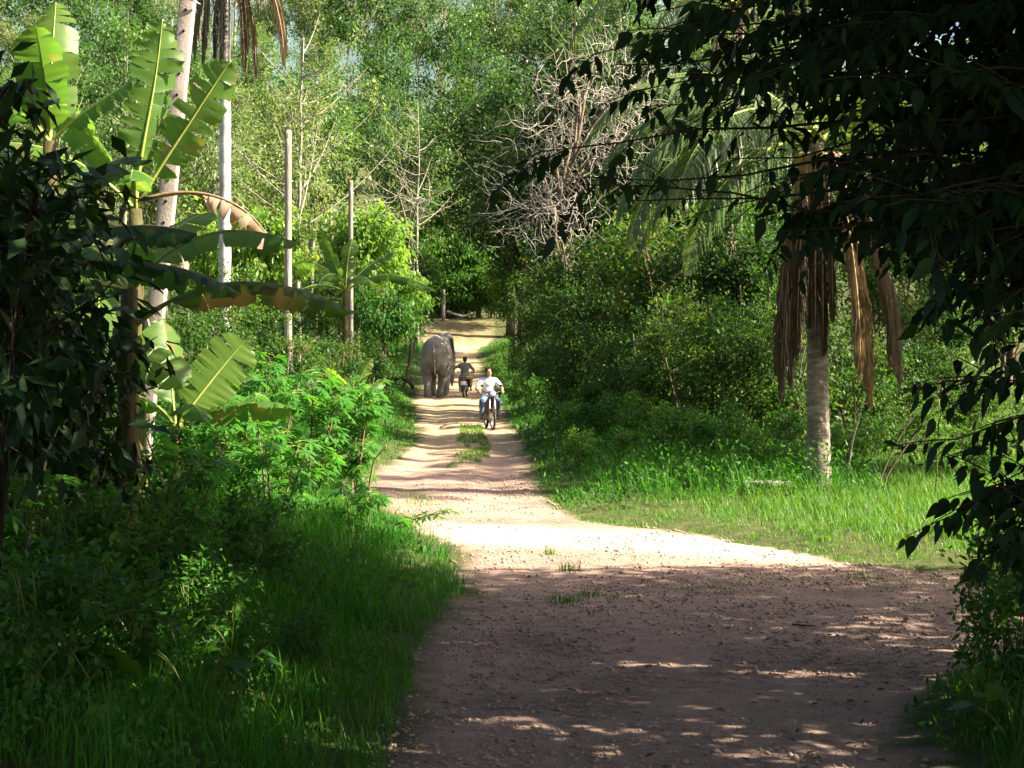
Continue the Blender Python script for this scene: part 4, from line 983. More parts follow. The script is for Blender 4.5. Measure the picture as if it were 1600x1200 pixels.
coconut_palm('short coconut palm with a skirt of brown dead fronds beside the grass strip', X(1279, 26.0), 26.0, 5.25, 0.175,
    [(180, 26, -88, 4.0), (196, 12, -88, 3.9), (166, 42, -82, 4.4), (218, 24, -85, 3.9), (186, 52, -72, 4.4), (206, -10, -88, 3.4), (174, 8, -86, 3.6), (262, 55, -55, 3.4), (315, 50, -50, 3.6), (5, 52, -52, 3.8), (340, 30, -72, 3.5), (40, 56, -35, 3.7), (90, 60, -30, 3.7), (128, 62, -30, 3.7), (70, 25, -65, 3.5), (120, 80, 30, 2.8)],
    [(262, -84, -90, 3.0, 0.16), (215, -82, -88, 3.6, 0.18), (240, -86, -90, 2.7, 0.18), (285, -86, -90, 2.9, 0.18), (310, -84, -90, 2.6, 0.2), (195, -78, -88, 3.4, 0.2), (318, -74, -92, 3.5, 0.30), (340, -74, -92, 3.9, 0.30), (348, -76, -92, 3.6, 0.30), (355, -60, -95, 3.7, 0.34), (2, -62, -95, 3.4, 0.36), (330, -78, -92, 3.3, 0.32), (270, -86, -90, 2.2, 0.15), (230, -80, -90, 3.2, 0.2), (300, -88, -92, 3.1, 0.2), (336, -74, -93, 3.8, 0.32), (346, -75, -93, 3.3, 0.32), (334, -73, -93, 3.6, 0.3), (352, -61, -95, 3.5, 0.34), (358, -60, -95, 3.8, 0.34), (205, -80, -88, 3.8, 0.2)],
    'palm_bark', (-0.06, 0.0), 6, 1.35)
coconut_palm('tall coconut palm whose fronds hang into the top centre', X(1150, 46), 46, 11.0, 0.16,
    [(178, 35, -80, 5.9), (186, 55, -70, 5.8), (200, 50, -60, 3.8), (215, 15, -80, 3.6), (240, 45, -60, 3.8), (280, 50, -60, 3.8), (320, 45, -60, 3.8), (0, 50, -60, 3.8), (40, 50, -50, 3.8), (90, 55, -40, 3.8), (140, 50, -45, 3.8), (165, 5, -80, 3.3), (100, 78, 40, 3.0)],
    [(250, -65, -90, 3.2, 0.3), (300, -60, -90, 3.0, 0.35), (200, -60, -90, 2.8, 0.3), (340, -60, -90, 3.2, 0.4)], 'palm_bark', (0.1, 0), 5)
coconut_palm('coconut palm with a pale smooth trunk rising past the concrete pole', X(351, 40), 40, 11.6, 0.155,
    [(200, 30, -70, 3.9), (240, 20, -75, 3.8), (280, 30, -70, 3.8), (320, 20, -78, 3.9), (345, 30, -72, 3.9), (0, 45, -60, 3.8), (40, 50, -50, 3.8), (90, 55, -40, 3.8), (150, 50, -50, 3.8), (180, 40, -60, 3.8), (100, 78, 30, 3.0)],
    [(270, -78, -90, 3.4, 0.18), (250, -80, -90, 3.0, 0.2), (290, -78, -90, 3.2, 0.2), (225, -76, -90, 3.1, 0.2), (320, -76, -90, 3.3, 0.22), (345, -74, -90, 3.4, 0.25), (310, -66, -90, 3.0, 0.3), (325, -48, -92, 3.6, 0.5), (340, -52, -92, 3.2, 0.5), (200, -72, -90, 3.0, 0.2), (180, -70, -90, 2.8, 0.2)], 'palm_bark_white', (0.02, 0), 5)
coconut_palm('shadowed coconut palm at right behind the overhanging leaves', X(1655, 32), 32, 7.0, 0.16,
    [(180, 40, -70, 3.6), (200, 10, -82, 3.6), (230, 45, -60, 3.5), (270, 50, -55, 3.5), (310, 45, -55, 3.5), (0, 50, -55, 3.5), (60, 50, -50, 3.5), (120, 52, -50, 3.5), (160, 25, -75, 3.5)],
    [(200, -55, -90, 3.6, 0.4), (250, -65, -90, 3.0, 0.3)], 'palm_bark', (-0.1, 0), 3)

# ------------------------------------------------------------------ poles and posts
def wood_post(label, px_, d, top_y, w, seed):
    x = X(px_, d); z0 = hz(x, d); h = CAM_H + (HORIZON - top_y) * d / F_PX - z0; g = np.random.default_rng(seed)
    t = thing('wooden_post', label, 'post', (x, d, z0))
    A = Acc(); k = 16; u = np.linspace(-0.03, 1, k)
    P = np.stack([g.normal(0, 0.006, k), g.normal(0, 0.006, k), u * h], -1); tube(A, P, w / 2 * (1 - 0.12 * u), 9)
    obj('shaft', A.mesh('shaft', M['old_wood'], True), t)
    B = Acc(); lathe(B, [(0, 0.02), (w * 0.43, 0.02), (w * 0.47, -0.06), (w * 0.46, -0.16)], (0, 0, h), 9, 'z'); obj('weathered_top', B.mesh('weathered_top', M['old_wood'], True), t)
    for z in (h - 0.35, h - 1.2):
        K = Acc(); tube(K, [(-w * 0.62, 0, z), (w * 0.62, 0, z)], [0.012, 0.012], 6); obj('bolt', K.mesh('bolt', M['steel']), t)
wood_post('taller weathered wooden post rising from the palmate shrubs', 450, 41, 205, 0.19, 1)
wood_post('shorter weathered wooden post beside the far banana plant', 548, 50, 283, 0.155, 2)
wood_post('short grey fence post at the end of the lane', 693, 121, 452, 0.30, 3)

d = 24.0; x0 = X(212, d)
t = thing('utility_pole', 'leaning concrete utility pole with a row of bolt holes', 'pole', (x0, d, hz(x0, d)))
t.rotation_euler = (0, math.radians(5.9), 0)
A = Acc(); box(A, (0, 0, 4.4), (0.27, 0.21, 9.2), None, 0.5, 0, 0.72); sh = obj('shaft', A.mesh('shaft', M['concrete']), t)
bv = sh.modifiers.new('b', 'BEVEL'); bv.width = 0.02; bv.segments = 2
hm = Acc(); lathe(hm, [(0, 0.0), (0.014, 0.0), (0.014, 0.012), (0.020, 0.012), (0.020, -0.004)], (0, 0, 0), 8, 'y'); hm = hm.mesh('hole_shade_disc', M['hole_shade'])  # dark discs on the face, painted shade in place of drilled holes
for k in range(20):
    z = 2.2 + k * 0.30; yy = -0.105 * (1 - 0.28 * (z + 0.2) / 9.2)
    obj('hole_shade_disc', hm, t, (0.0, yy - 0.006, z))
for z in (7.15,):
    B = Acc(); tube(B, [(-0.20, -0.12, z + 0.05), (-0.06, -0.13, z), (0.10, -0.13, z - 0.02), (0.20, -0.10, z - 0.06)], [0.012] * 4, 6); obj('wire_clamp', B.mesh('wire_clamp', M['steel']), t)

# ------------------------------------------------------------------ palmate (cassava-like) shrubs: every leaf a part
def palmate_mesh(seed, lobes=7, L_=0.19, w=0.05):
    g = np.random.default_rng(seed); A = Acc()
    an = np.radians(np.linspace(-125, 125, lobes) + g.normal(0, 4, lobes)); ln = L_ * (1 - 0.35 * np.abs(an) / math.radians(125)) * g.uniform(0.9, 1.1, lobes)
    D = np.stack([np.cos(an), np.sin(an), -0.12 - 0.25 * g.uniform(0, 1, lobes)], -1)
    add_leaves(A, np.zeros((lobes, 3)), D, np.tile([0, 0, 1.0], (lobes, 1)), ln, w * g.uniform(0.85, 1.15, lobes), 0.5 + g.normal(0, .05, lobes), 0, 0.16, 0.55)
    tube(A, [(-0.16, 0, -0.03), (-0.07, 0, 0.006), (0, 0, 0)], [0.0035, 0.003, 0.0025], 3, 0.95, 1, cap=False)
    return A.mesh('leaf', [M['cassava'], M['midrib']])
PALMATE = [palmate_mesh(500 + k) for k in range(4)]
def palmate_shrub(label, px_, d, hgt, stems, leaves, wide, seed, size=1.0, aim=None):
    g = np.random.default_rng(seed); x = X(px_, d)
    t = thing('palmate_shrub', label, 'shrub', (x, d, hz(x, d)), 0, 'palmate-leaved shrubs left of the lane')
    tips = []
    for s in range(stems):
        a = g.uniform(0, 6.28); rr = wide * g.uniform(0.2, 1.0) ** 0.7; h = hgt * g.uniform(0.6, 1.05)
        e = np.array([math.cos(a) * rr, math.sin(a) * rr, h]); 
        if aim is not None and s == 0: e = np.array(aim)
        b = np.array([math.cos(a) * 0.12, math.sin(a) * 0.12, -0.05]); B = bez(b, (b + e) / 2 + [0, 0, 0.25 * h if aim is None or s else 0.1], e, 9)
        W = Acc(); tube(W, B, np.linspace(0.016, 0.006, 9), 5); obj('stem', W.mesh('stem', M['bark_mid'], True), t); tips.append(B)
    for i in range(leaves):
        B = tips[i % stems]; u = g.uniform(0.12, 1.0) ** 0.8 * 8; k = min(7, int(u)); o = B[k] + (B[k + 1] - B[k]) * (u - k)
        a = g.uniform(0, 6.28); dist = g.uniform(0.10, 0.24)
        p = o + np.array([math.cos(a), math.sin(a), g.uniform(-0.1, 0.5)]) * dist
        obj('leaf', PALMATE[int(g.integers(0, 4))], t, p, (g.normal(0, 0.35), g.uniform(0.0, 0.65), a + g.normal(0, 0.3)), size * g.uniform(0.75, 1.3))
for i, (px_, d, h, st, lv, wd, lab) in enumerate([
        (545, 24.0, 1.75, 6, 170, 0.62, 'sunlit palmate shrub nearest the lane mouth'),
        (480, 23.0, 2.05, 7, 220, 0.70, 'tallest sunlit palmate shrub below the taller post'),
        (415, 22.0, 1.95, 7, 210, 0.70, 'palmate shrub third from the lane'),
        (350, 21.0, 1.75, 7, 200, 0.70, 'palmate shrub in front of the glowing banana leaves'),
        (500, 26.0, 1.7, 6, 110, 0.7, 'palmate shrub behind the tallest one, half hidden'),
        (290, 19.0, 1.3, 6, 120, 0.65, 'shaded palmate shrub right of the dark banana stem'),
        (130, 15.5, 1.3, 6, 110, 0.7, 'shaded palmate shrub left of the dark banana stem'),
        (45, 13.6, 1.2, 6, 100, 0.7, 'shaded palmate shrub at the left picture edge'), (225, 15.8, 1.15, 6, 110, 0.6, 'shaded palmate shrub at the foot of the dark banana stem'),
        (430, 20.0, 1.15, 6, 110, 0.6, 'low palmate shrub at the top of the grass mound')]):
    palmate_shrub(lab, px_, d, h, st, lv, wd, 600 + i, 0.95)
palmate_shrub('low twig with drooping palmate leaves reaching over the bright sand', 560, 19.3, 0.62, 4, 44, 0.35, 640, 0.85, aim=(1.05, 0.0, 0.30))

# ------------------------------------------------------------------ big tree overhanging from the right
def leaf_mesh(seed):
    """pointed drooping leaf of unit length along +x, folded along the midrib"""
    g = np.random.default_rng(seed); A = Acc()
    t = np.array([0, 0.10, 0.24, 0.46, 0.72, 1.0]); w = np.array([0.0, 0.0, 0.145, 0.20, 0.135, 0.0]) * g.uniform(0.85, 1.12); z = -0.16 * t ** 2 * g.uniform(0.4, 1.6)
    mid = np.stack([t, 0.03 * np.sin(t * 3) * g.normal(), z], -1)
    l = mid[2:5] + np.stack([np.zeros(3), w[2:5], 0.25 * w[2:5]], -1); rr = mid[2:5] + np.stack([np.zeros(3), -w[2:5], 0.25 * w[2:5]], -1)
    V = np.concatenate([mid, l, rr])     # 0..5 midrib, 6-8 left, 9-11 right
    A.add(V, [[1, 2, 6], [4, 5, 8], [1, 9, 2], [4, 11, 5]], 0.5); A.G.append((np.array([[2, 3, 7, 6], [3, 4, 8, 7], [2, 9, 10, 3], [3, 10, 11, 4]]), np.full(4, 0.5), 0))
    s = 0.006; A.add([[0, -s, 0], [0, s, 0], [0.12, s, 0], [0.12, -s, 0]], [[0, 1, 2, 3]], 0.5)
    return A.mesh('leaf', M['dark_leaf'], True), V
LEAVES = [leaf_mesh(700 + k) for k in range(4)]
LV = np.stack([v for _, v in LEAVES])
LF_T = np.array([[1, 2, 6], [4, 5, 8], [1, 9, 2], [4, 11, 5], [2, 3, 7], [2, 7, 6], [3, 4, 8], [3, 8, 7], [2, 9, 10], [2, 10, 3], [3, 10, 11], [3, 11, 4]])
# open gaps in the canopy: where sun reaches the shaded foreground (x, y, radius)
GAPS = [(-2.5, 11.1, 0.95), (-1.7, 10.0, 1.0), (-3.3, 11.6, 0.8), (1.3, 12.4, 0.38), (0.15, 10.6, 0.32), (0.9, 10.3, 0.3), (-0.1, 13.3, 0.28), (2.2, 12.1, 0.34)]
def in_gap(q):
    s = np.array(sun_dir); hit = np.zeros(len(q), bool)
    for gx_, gy_, gr in GAPS:
        v = q - np.array([gx_, gy_, 0.2]); v = v - np.outer(v @ s, s); hit |= np.linalg.norm(v * [1, 3.0, 1], axis=1) < gr
    return hit

def frame_px(p):
    return 800 + p[..., 0] * F_PX / p[..., 1], HORIZON - (p[..., 2] - CAM_H) * F_PX / p[..., 1]

def overhang_tree(name, label, bx, by, hgt, tips, seed, crown, single=300):
    g = np.random.default_rng(seed); base = np.array([bx, by, hz(bx, by)])
    t = thing(name, label, 'tree', base)
    W = Acc(); k = 10; u = np.linspace(0, 1, k)
    TP = np.stack([0.25 * np.sin(u * 2.5), 0.2 * np.sin(u * 3), -0.15 + (hgt + .15) * u], -1); TR = 0.24 * (1 - 0.6 * u); TR[0] = 0.33
    tube(W, TP, TR, 12)
    rows = []          # origin, direction, normal, length
    for (px_, py_, d) in tips:
        en = at(px_, py_, d) - base
        z0 = np.clip(en[2] + g.uniform(-0.2, 1.2), 1.0, hgt * 0.9); st = np.array([np.interp(z0, TP[:, 2], TP[:, 0]), np.interp(z0, TP[:, 2], TP[:, 1]), z0])
        ct = st + (en - st) * 0.5 + np.array([0, 0, g.uniform(-0.25, 0.6)]); n = 14; B = bez(st, ct, en, n) + np.cumsum(g.normal(0, 0.03, (n, 3)), 0)
        tube(W, B, np.linspace(0.022 if px_ < 1250 else 0.03, 0.003, n), 5, cap=False)
        ln = np.linalg.norm(en - st); nt = int((10 + 4 * ln) * (0.55 if px_ < 1250 and py_ > 140 else 1.0 if py_ < 400 else 0.55 if py_ < 700 else 0.8))
        for j in range(nt):
            s = g.uniform(0.30, 1.0) ** 0.8 * (n - 1); i = min(n - 2, int(s)); o = B[i] + (B[i + 1] - B[i]) * (s - i)
            dr = unit(unit(en - st) * 0.55 + g.normal(0, 0.6, 3) * [1, 1, 0.5] + [0, 0, -0.1]); tl = g.uniform(0.12, 0.42)
            e = o + dr * tl + [0, 0, -0.10 * tl]; Tw = bez(o, o + dr * tl * 0.6, e, 4); tube(W, Tw, [0.004, 0.0035, 0.003, 0.002], 3, cap=False)
            m = int(3 + tl * 20)
            for q in range(m):
                v = q / max(1, m - 1); p = o + (e - o) * v; sd = unit(np.cross(dr, [0, 0, 1.0]) + 1e-6) * (1 if q % 2 else -1)
                D = unit(dr * 0.5 + sd * 0.75 + np.array([0, 0, -1]) * g.uniform(0.25, 1.3) + g.normal(0, 0.2, 3))
                rows.append((p, D, unit(g.normal(0, 0.45, 3) + [0, 0, 1.0] + sd * 0.2), g.uniform(0.05, 0.15)))
    P = np.array([r_[0] for r_ in rows]); D = np.array([r_[1] for r_ in rows]); Nn = np.array([r_[2] for r_ in rows]); Ln = np.array([r_[3] for r_ in rows])
    P, D, Nn = P.reshape(-1, 3), D.reshape(-1, 3), Nn.reshape(-1, 3)
    if len(P):      # twigs thin out where the palm shows behind
        fx, fy = frame_px(P + base); thin = np.exp(-(((fx - 1120) / 120) ** 2 + ((fy - 275) / 135) ** 2) ** 2) + np.exp(-(((fx - 1300) / 60) ** 2 + ((fy - 500) / 110) ** 2) ** 2)
        kp = (g.uniform(0, 1, len(P)) > 0.86 * thin) & ~in_gap(P + base); P, D, Nn, Ln = P[kp], D[kp], Nn[kp], Ln[kp]
    S = unit(np.cross(Nn, D)); Nn = np.cross(D, S)
    fx, fy = frame_px(P + base); inside = (fx > 10) & (fx < 1590) & (fy > 10) & (fy < 1190)
    # rank by how large and how clear of the dense mass each leaf shows
    edge_ = 1.0 + 1.2 * np.clip((1330 - fx) / 400, 0, 1) + 0.6 * np.clip((fy - 380) / 300, 0, 1)
    score = np.where(inside, Ln / (P + base)[:, 1] * edge_, -1)
    order = np.argsort(-score); one = order[:single]; rest = order[single:]
    for i in one:
        mtx = Matrix(((D[i][0] * Ln[i], S[i][0] * Ln[i], Nn[i][0] * Ln[i], P[i][0]), (D[i][1] * Ln[i], S[i][1] * Ln[i], Nn[i][1] * Ln[i], P[i][1]), (D[i][2] * Ln[i], S[i][2] * Ln[i], Nn[i][2] * Ln[i], P[i][2]), (0, 0, 0, 1)))
        o = obj('leaf', LEAVES[int(i) % 4][0], t); o.matrix_basis = mtx
    A = Acc(); n = len(rest)
    lv = LV[rest.astype(int) % 4]; V = P[rest][:, None] + Ln[rest][:, None, None] * (lv[..., :1] * D[rest][:, None] + lv[..., 1:2] * S[rest][:, None] + lv[..., 2:] * Nn[rest][:, None])
    if n: A.add(V.reshape(-1, 3), (np.arange(n)[:, None, None] * 12 + LF_T[None]).reshape(-1, 3), np.repeat(np.clip(g.normal(0.5, 0.22, n), 0, 1), 12))
    # the rest of the crown, out of view, spread to shade the foreground
    for (c, rad, cnt) in crown:
        c = np.array(c, float) - base; m = cnt
        q = g.normal(size=(m, 3)); q = unit(q) * g.uniform(0.25, 1, (m, 1)) ** 0.4 * np.array(rad)
        keepn = fbm((q[:, 0] + 31) * 0.55, (q[:, 1] + q[:, 2] + 17) * 0.55, seed) > 0.40
        q = q[keepn] + c
        wx, wy = frame_px(q + base)
        vis = ((q + base)[:, 1] > 2) & (wx < np.interp(wy, [0, 200, 420, 460, 700, 950], [1230, 1330, 1430, 1540, 1620, 1640]) + 40) & (wy > -25)
        q = q[~vis & ~in_gap(q + base)]; m = len(q)
        add_leaves(A, q, g.normal(size=(m, 3)) - [0, 0, .5], g.normal(0, 0.5, (m, 3)) + [0, 0, 1], g.uniform(0.16, 0.30, m), g.uniform(0.07, 0.13, m), np.clip(g.normal(.5, .2, m), 0, 1))
        for i in range(12):
            e = q[g.integers(0, m)]; z0 = np.clip(e[2] * 0.8, 1, hgt * 0.95); st = np.array([np.interp(z0, TP[:, 2], TP[:, 0]), np.interp(z0, TP[:, 2], TP[:, 1]), z0])
            tube(W, bez(st, (st + e) / 2 + [0, 0, 0.8], e, 8), np.linspace(0.07, 0.012, 8), 5, cap=False)
    obj('trunk', W.mesh('trunk', M['bark_dark'], True), t)
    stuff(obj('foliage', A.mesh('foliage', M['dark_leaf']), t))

gt = np.random.default_rng(9)
tips = [(842, 215, 8.6), (905, 45, 9.0), (940, 20, 8.6), (915, 275, 8.2), (955, 315, 8.0), (960, 80, 9.4), (985, 120, 9.2), (1000, 60, 8.2), (1010, 20, 9.0), (1000, 318, 8.8), (1040, 100, 8.4), (1050, 20, 8.0), (1075, 60, 8.4), (1095, 130, 7.8), (1110, 30, 8.8), (1130, 90, 8.2),
        (1160, 40, 7.8), (1180, 120, 8.8), (1190, 20, 7.6), (1150, 260, 8.2), (1215, 80, 8.0), (1220, 180, 8.4), (1240, 310, 8.0), (1270, 420, 7.6), (1285, 340, 8.4), (1290, 80, 7.2), (1300, 230, 8.0), (1335, 320, 8.0), (1345, 150, 8.6), (1395, 370, 7.8), (1415, 100, 7.0),
        (1440, 420, 7.4), (1515, 540, 7.2), (1500, 300, 7.0), (1570, 560, 7.4), (1585, 650, 7.2), (1570, 740, 7.3), (1560, 800, 7.0), (1600, 780, 6.8), (1595, 860, 6.7), (1560, 450, 8.0), (1580, 150, 7.5), (1600, 620, 7.5), (1640, 480, 7.0), (1640, 560, 7.4), (1640, 640, 7.0), (1645, 720, 7.3), (1640, 800, 6.9), (1650, 880, 7.0), (1620, 840, 7.4), (1630, 690, 7.8), (1480, 430, 7.6), (1500, 480, 7.2), (1530, 440, 8.0), (1545, 520, 7.0), (1520, 590, 7.6), (1560, 610, 6.9), (1600, 540, 7.2), (1590, 470, 6.8), (1555, 680, 7.1), (1600, 720, 7.5), (1575, 770, 6.9), (1545, 820, 7.1), (1535, 870, 7.2), (1575, 840, 6.8), (1610, 900, 7.0), (1620, 760, 7.2), (1615, 810, 7.4)]
for k in range(84):
    py_ = gt.uniform(-60, 470); lo = np.interp(py_, [-60, 60, 150, 300, 420, 520], [1060, 1130, 1230, 1310, 1420, 1500])
    tips.append((gt.uniform(lo, 1660), py_, gt.uniform(6.6, 11.0)))
overhang_tree('overhanging_tree', 'dark overhanging tree filling the upper right with drooping pointed leaves', 4.9, 8.6, 9.5, tips, 71,
              [((4.5, 16.0, 8.2), (4.8, 2.6, 2.2), 14000), ((3.8, 10.1, 7.6), (5.4, 7.9, 2.6), 52000), ((6.0, 8.5, 5.2), (3.6, 6.0, 2.4), 30000)])
overhang_tree('unseen_shade_tree', 'unseen shade tree added beyond the right picture edge', 11.5, 9.0, 10.5, [], 72, [((11.0, 9.6, 6.4), (5.2, 7.0, 4.4), 60000)], 0)  # unseen trees added to keep sun and sky off the foreground
overhang_tree('unseen_shade_tree', 'unseen shade tree added beyond the left picture edge', -8.5, 8.0, 10.0, [], 73, [((-5.5, 8.0, 8.2), (6.0, 7.0, 2.6), 16000)], 0)
overhang_tree('unseen_shade_tree', 'unseen shade tree added behind the camera to the right', 4.0, -4.5, 10.0, [], 74, [((2.5, -3.5, 6.0), (6.5, 5.5, 4.0), 14000)], 0)
overhang_tree('unseen_shade_tree', 'unseen shade tree added behind the camera to the left', -7.0, -3.0, 10.0, [], 75, [((-6.0, -2.5, 5.5), (5.5, 6.5, 4.5), 14000)], 0)

# ------------------------------------------------------------------ sticks, log, saplings
def stick(name, label, cat, pts, r0, r1, mat, n=10):
    pts = np.asarray(pts, float); A = Acc(); tube(A, polyline(pts - pts[0], n), np.linspace(r0, r1, n), 7)
    return tag(obj(name, A.mesh(name, M[mat], True), None, pts[0]), label, cat)
def on(px_, d, dz=0.0): return np.array([X(px_, d), d, hz(X(px_, d), d) + dz])
stick('leaning_stick', 'thin pale dead stick leaning across the dark left undergrowth', 'stick', [on(20, 13.4, -0.1), at(75, 705, 13.8), at(120, 640, 14.2), at(175, 560, 14.8)], 0.014, 0.006, 'old_wood')
stick('fallen_log', 'weathered log lying in the grass left of the palm base', 'log', [on(1160, 25.6, 0.10), on(1195, 25.4, 0.13), on(1235, 25.5, 0.12)], 0.075, 0.05, 'old_wood')
stick('road_twig', 'short pale twig lying on the shaded gravel', 'twig', [on(867, 12.15, 0.012), on(880, 12.1, 0.018), on(893, 12.2, 0.012)], 0.006, 0.004, 'old_wood')
stick('road_twig', 'dark twig lying on the right of the gravel', 'twig', [on(1238, 14.1, 0.012), on(1255, 14.0, 0.02), on(1272, 14.05, 0.012)], 0.008, 0.005, 'bark_dark')
stick('road_twig', 'dry branch lying on the lane just short of the oncoming motorcycle', 'twig', [on(688, 45.6, 0.03), on(700, 46, 0.06), on(716, 46.8, 0.04)], 0.025, 0.014, 'bark_dark')
stick('broken_stalk', 'broken orange-brown stalk sticking out of the palmate shrub', 'stalk', [on(572, 23.6), at(582, 730, 23.4), at(590, 712, 23.3), at(604, 697, 23.2)], 0.016, 0.008, 'midrib_dry')
stick('fallen_branch', 'pale forked branch hanging at the top of the earth bank', 'branch', [at(698, 486, 121), at(722, 494, 120.6), at(738, 489, 120.4)], 0.10, 0.05, 'dead_twig')
stick('old_pipe', 'dark curved log lying on the left bank before the elephant', 'log', [on(596, 57, 0.40), at(622, 590, 57), at(640, 597, 57), at(646, 608, 57)], 0.09, 0.07, 'bark_dark')
stick('bare_sapling', 'thin bare pale sapling right of the palm trunk', 'sapling', [on(1322, 26.5, -0.05), at(1332, 690, 26.5), at(1342, 655, 26.6), at(1350, 620, 26.6)], 0.020, 0.007, 'dead_twig')
for (a_, b_, c_, d, lab) in [((1378, 742), (1420, 660), (1475, 605), 25.5, 'upper of two thin stems leaning right in the grass'), ((1385, 745), (1440, 665), (1500, 592), 25.0, 'lower of two thin stems leaning right in the grass')]:
    stick('leaning_sapling', lab, 'sapling', [on(a_[0], d, -0.05), at(*a_, d), at(*b_, d), at(*c_, d)], 0.017, 0.008, 'bark_mid')
def feather_sapling(label, px_, d, h, seed):
    g = np.random.default_rng(seed); p = on(px_, d); t = thing('sapling', label, 'sapling', p)
    W = Acc(); P = np.stack([np.linspace(0, 0.05, 8), np.zeros(8), np.linspace(-0.05, h, 8)], -1); tube(W, P, np.linspace(0.016, 0.006, 8), 5); obj('stem', W.mesh('stem', M['green_stem'], True), t)
    for i in range(13):
        z = h * (0.45 + 0.55 * i / 12); a = i * 2.4 + g.normal(0, .3); ln = g.uniform(0.35, 0.55); el = np.linspace(0.6, -0.7, 8)
        dirs = np.stack([np.cos(el) * math.cos(a), np.cos(el) * math.sin(a), np.sin(el)], -1); R = np.array([0.05 * z / h, 0, z]) + np.concatenate([[[0, 0, 0]], np.cumsum(dirs[:-1] * ln / 7, 0)])
        A = Acc(); tube(A, R, np.linspace(0.005, 0.002, 8), 3, 0.9, cap=False)
        for sd in (1, -1):
            s = np.linspace(0.2, 1, 9); o = np.stack([np.interp(s * 7, np.arange(8), R[:, k]) for k in range(3)], -1); dd = np.stack([np.interp(s * 7, np.arange(8), dirs[:, k]) for k in range(3)], -1)
            add_leaves(A, o, unit(np.cross(dd, [0, 0, 1.0])) * sd + dd * 0.4 - [0, 0, .15], np.tile([0, 0, 1.0], (9, 1)), 0.085, 0.026, 0.7)
        obj('leaf', A.mesh('leaf', M['weed']), t)
feather_sapling('feathery-leaved sapling in the sunlit grass at right', 1462, 24.5, 1.45, 5)
feather_sapling('feathery-leaved sapling half hidden at the right of the grass strip', 1410, 29, 1.2, 6)

# big shaded weeds with broad leaves at the lower edges
def broad_weed(label, px_, d, h, n, L_, seed):
    g = np.random.default_rng(seed); p = on(px_, d); t = thing('broad_weed', label, 'weed', p)
    for i in range(n):
        a = g.uniform(0, 6.28); e = np.array([math.cos(a) * h * 0.5, math.sin(a) * h * 0.5, h * g.uniform(0.5, 1.05)]); B = bez((0, 0, -0.03), (e[0] * .3, e[1] * .3, e[2] * .8), e, 6)
        W = Acc(); tube(W, B, np.linspace(0.006, 0.003, 6), 4); st = obj('stalk', W.mesh('stalk', M['green_stem'], True), t)
        dr = unit(np.array([math.cos(a), math.sin(a), g.uniform(-0.5, 0.2)])); nn = unit(np.array([0, 0, 1.0]) + g.normal(0, .3, 3)); s = unit(np.cross(nn, dr)); nn = np.cross(dr, s)
        A = Acc(); u = np.linspace(0, 1, 9); w = 0.42 * np.sin(np.clip(u * 1.05, 0, 1) ** 0.62 * math.pi) ** 0.8; w[-1] = 0.0
        mid = B[-1] + (u[:, None] * dr - (0.22 * u ** 2)[:, None] * nn) * L_
        l = mid + (s * w[:, None] + nn * (0.10 * w)[:, None]) * L_; rr = mid + (-s * w[:, None] + nn * (0.10 * w)[:, None]) * L_
        V = np.concatenate([l, mid, rr]); ii = np.array([0, 9])[:, None]; jj = np.arange(8)[None]
        A.add(V, np.stack([ii + jj, ii + jj + 1, ii + 9 + jj + 1, ii + 9 + jj], -1).reshape(-1, 4), g.uniform(0.2, 0.8))
        obj('leaf', A.mesh('leaf', M['weed'], True), t)
for i, (px_, d, h, n, L_, lab) in enumerate([(110, 9.7, 0.5, 8, 0.26, 'broad-leaved weed with one lit leaf in the lower left'), (300, 10.2, 0.42, 9, 0.17, 'broad-leaved weed at the bottom left of the road'),
        (370, 10.8, 0.32, 8, 0.13, 'small broad-leaved weed close to the shaded road edge'), (30, 11.2, 0.75, 8, 0.24, 'broad-leaved weed at the left edge of the shade'),
        (220, 11.6, 0.5, 9, 0.16, 'broad-leaved weed in a fleck of sun at lower left'), (1545, 10.2, 0.5, 9, 0.13, 'pale-leaved weed in the lower right corner'), (1590, 9.6, 0.5, 8, 0.15, 'weed at the bottom right picture edge')]):
    broad_weed(lab, px_, d, h, n, L_, 800 + i)

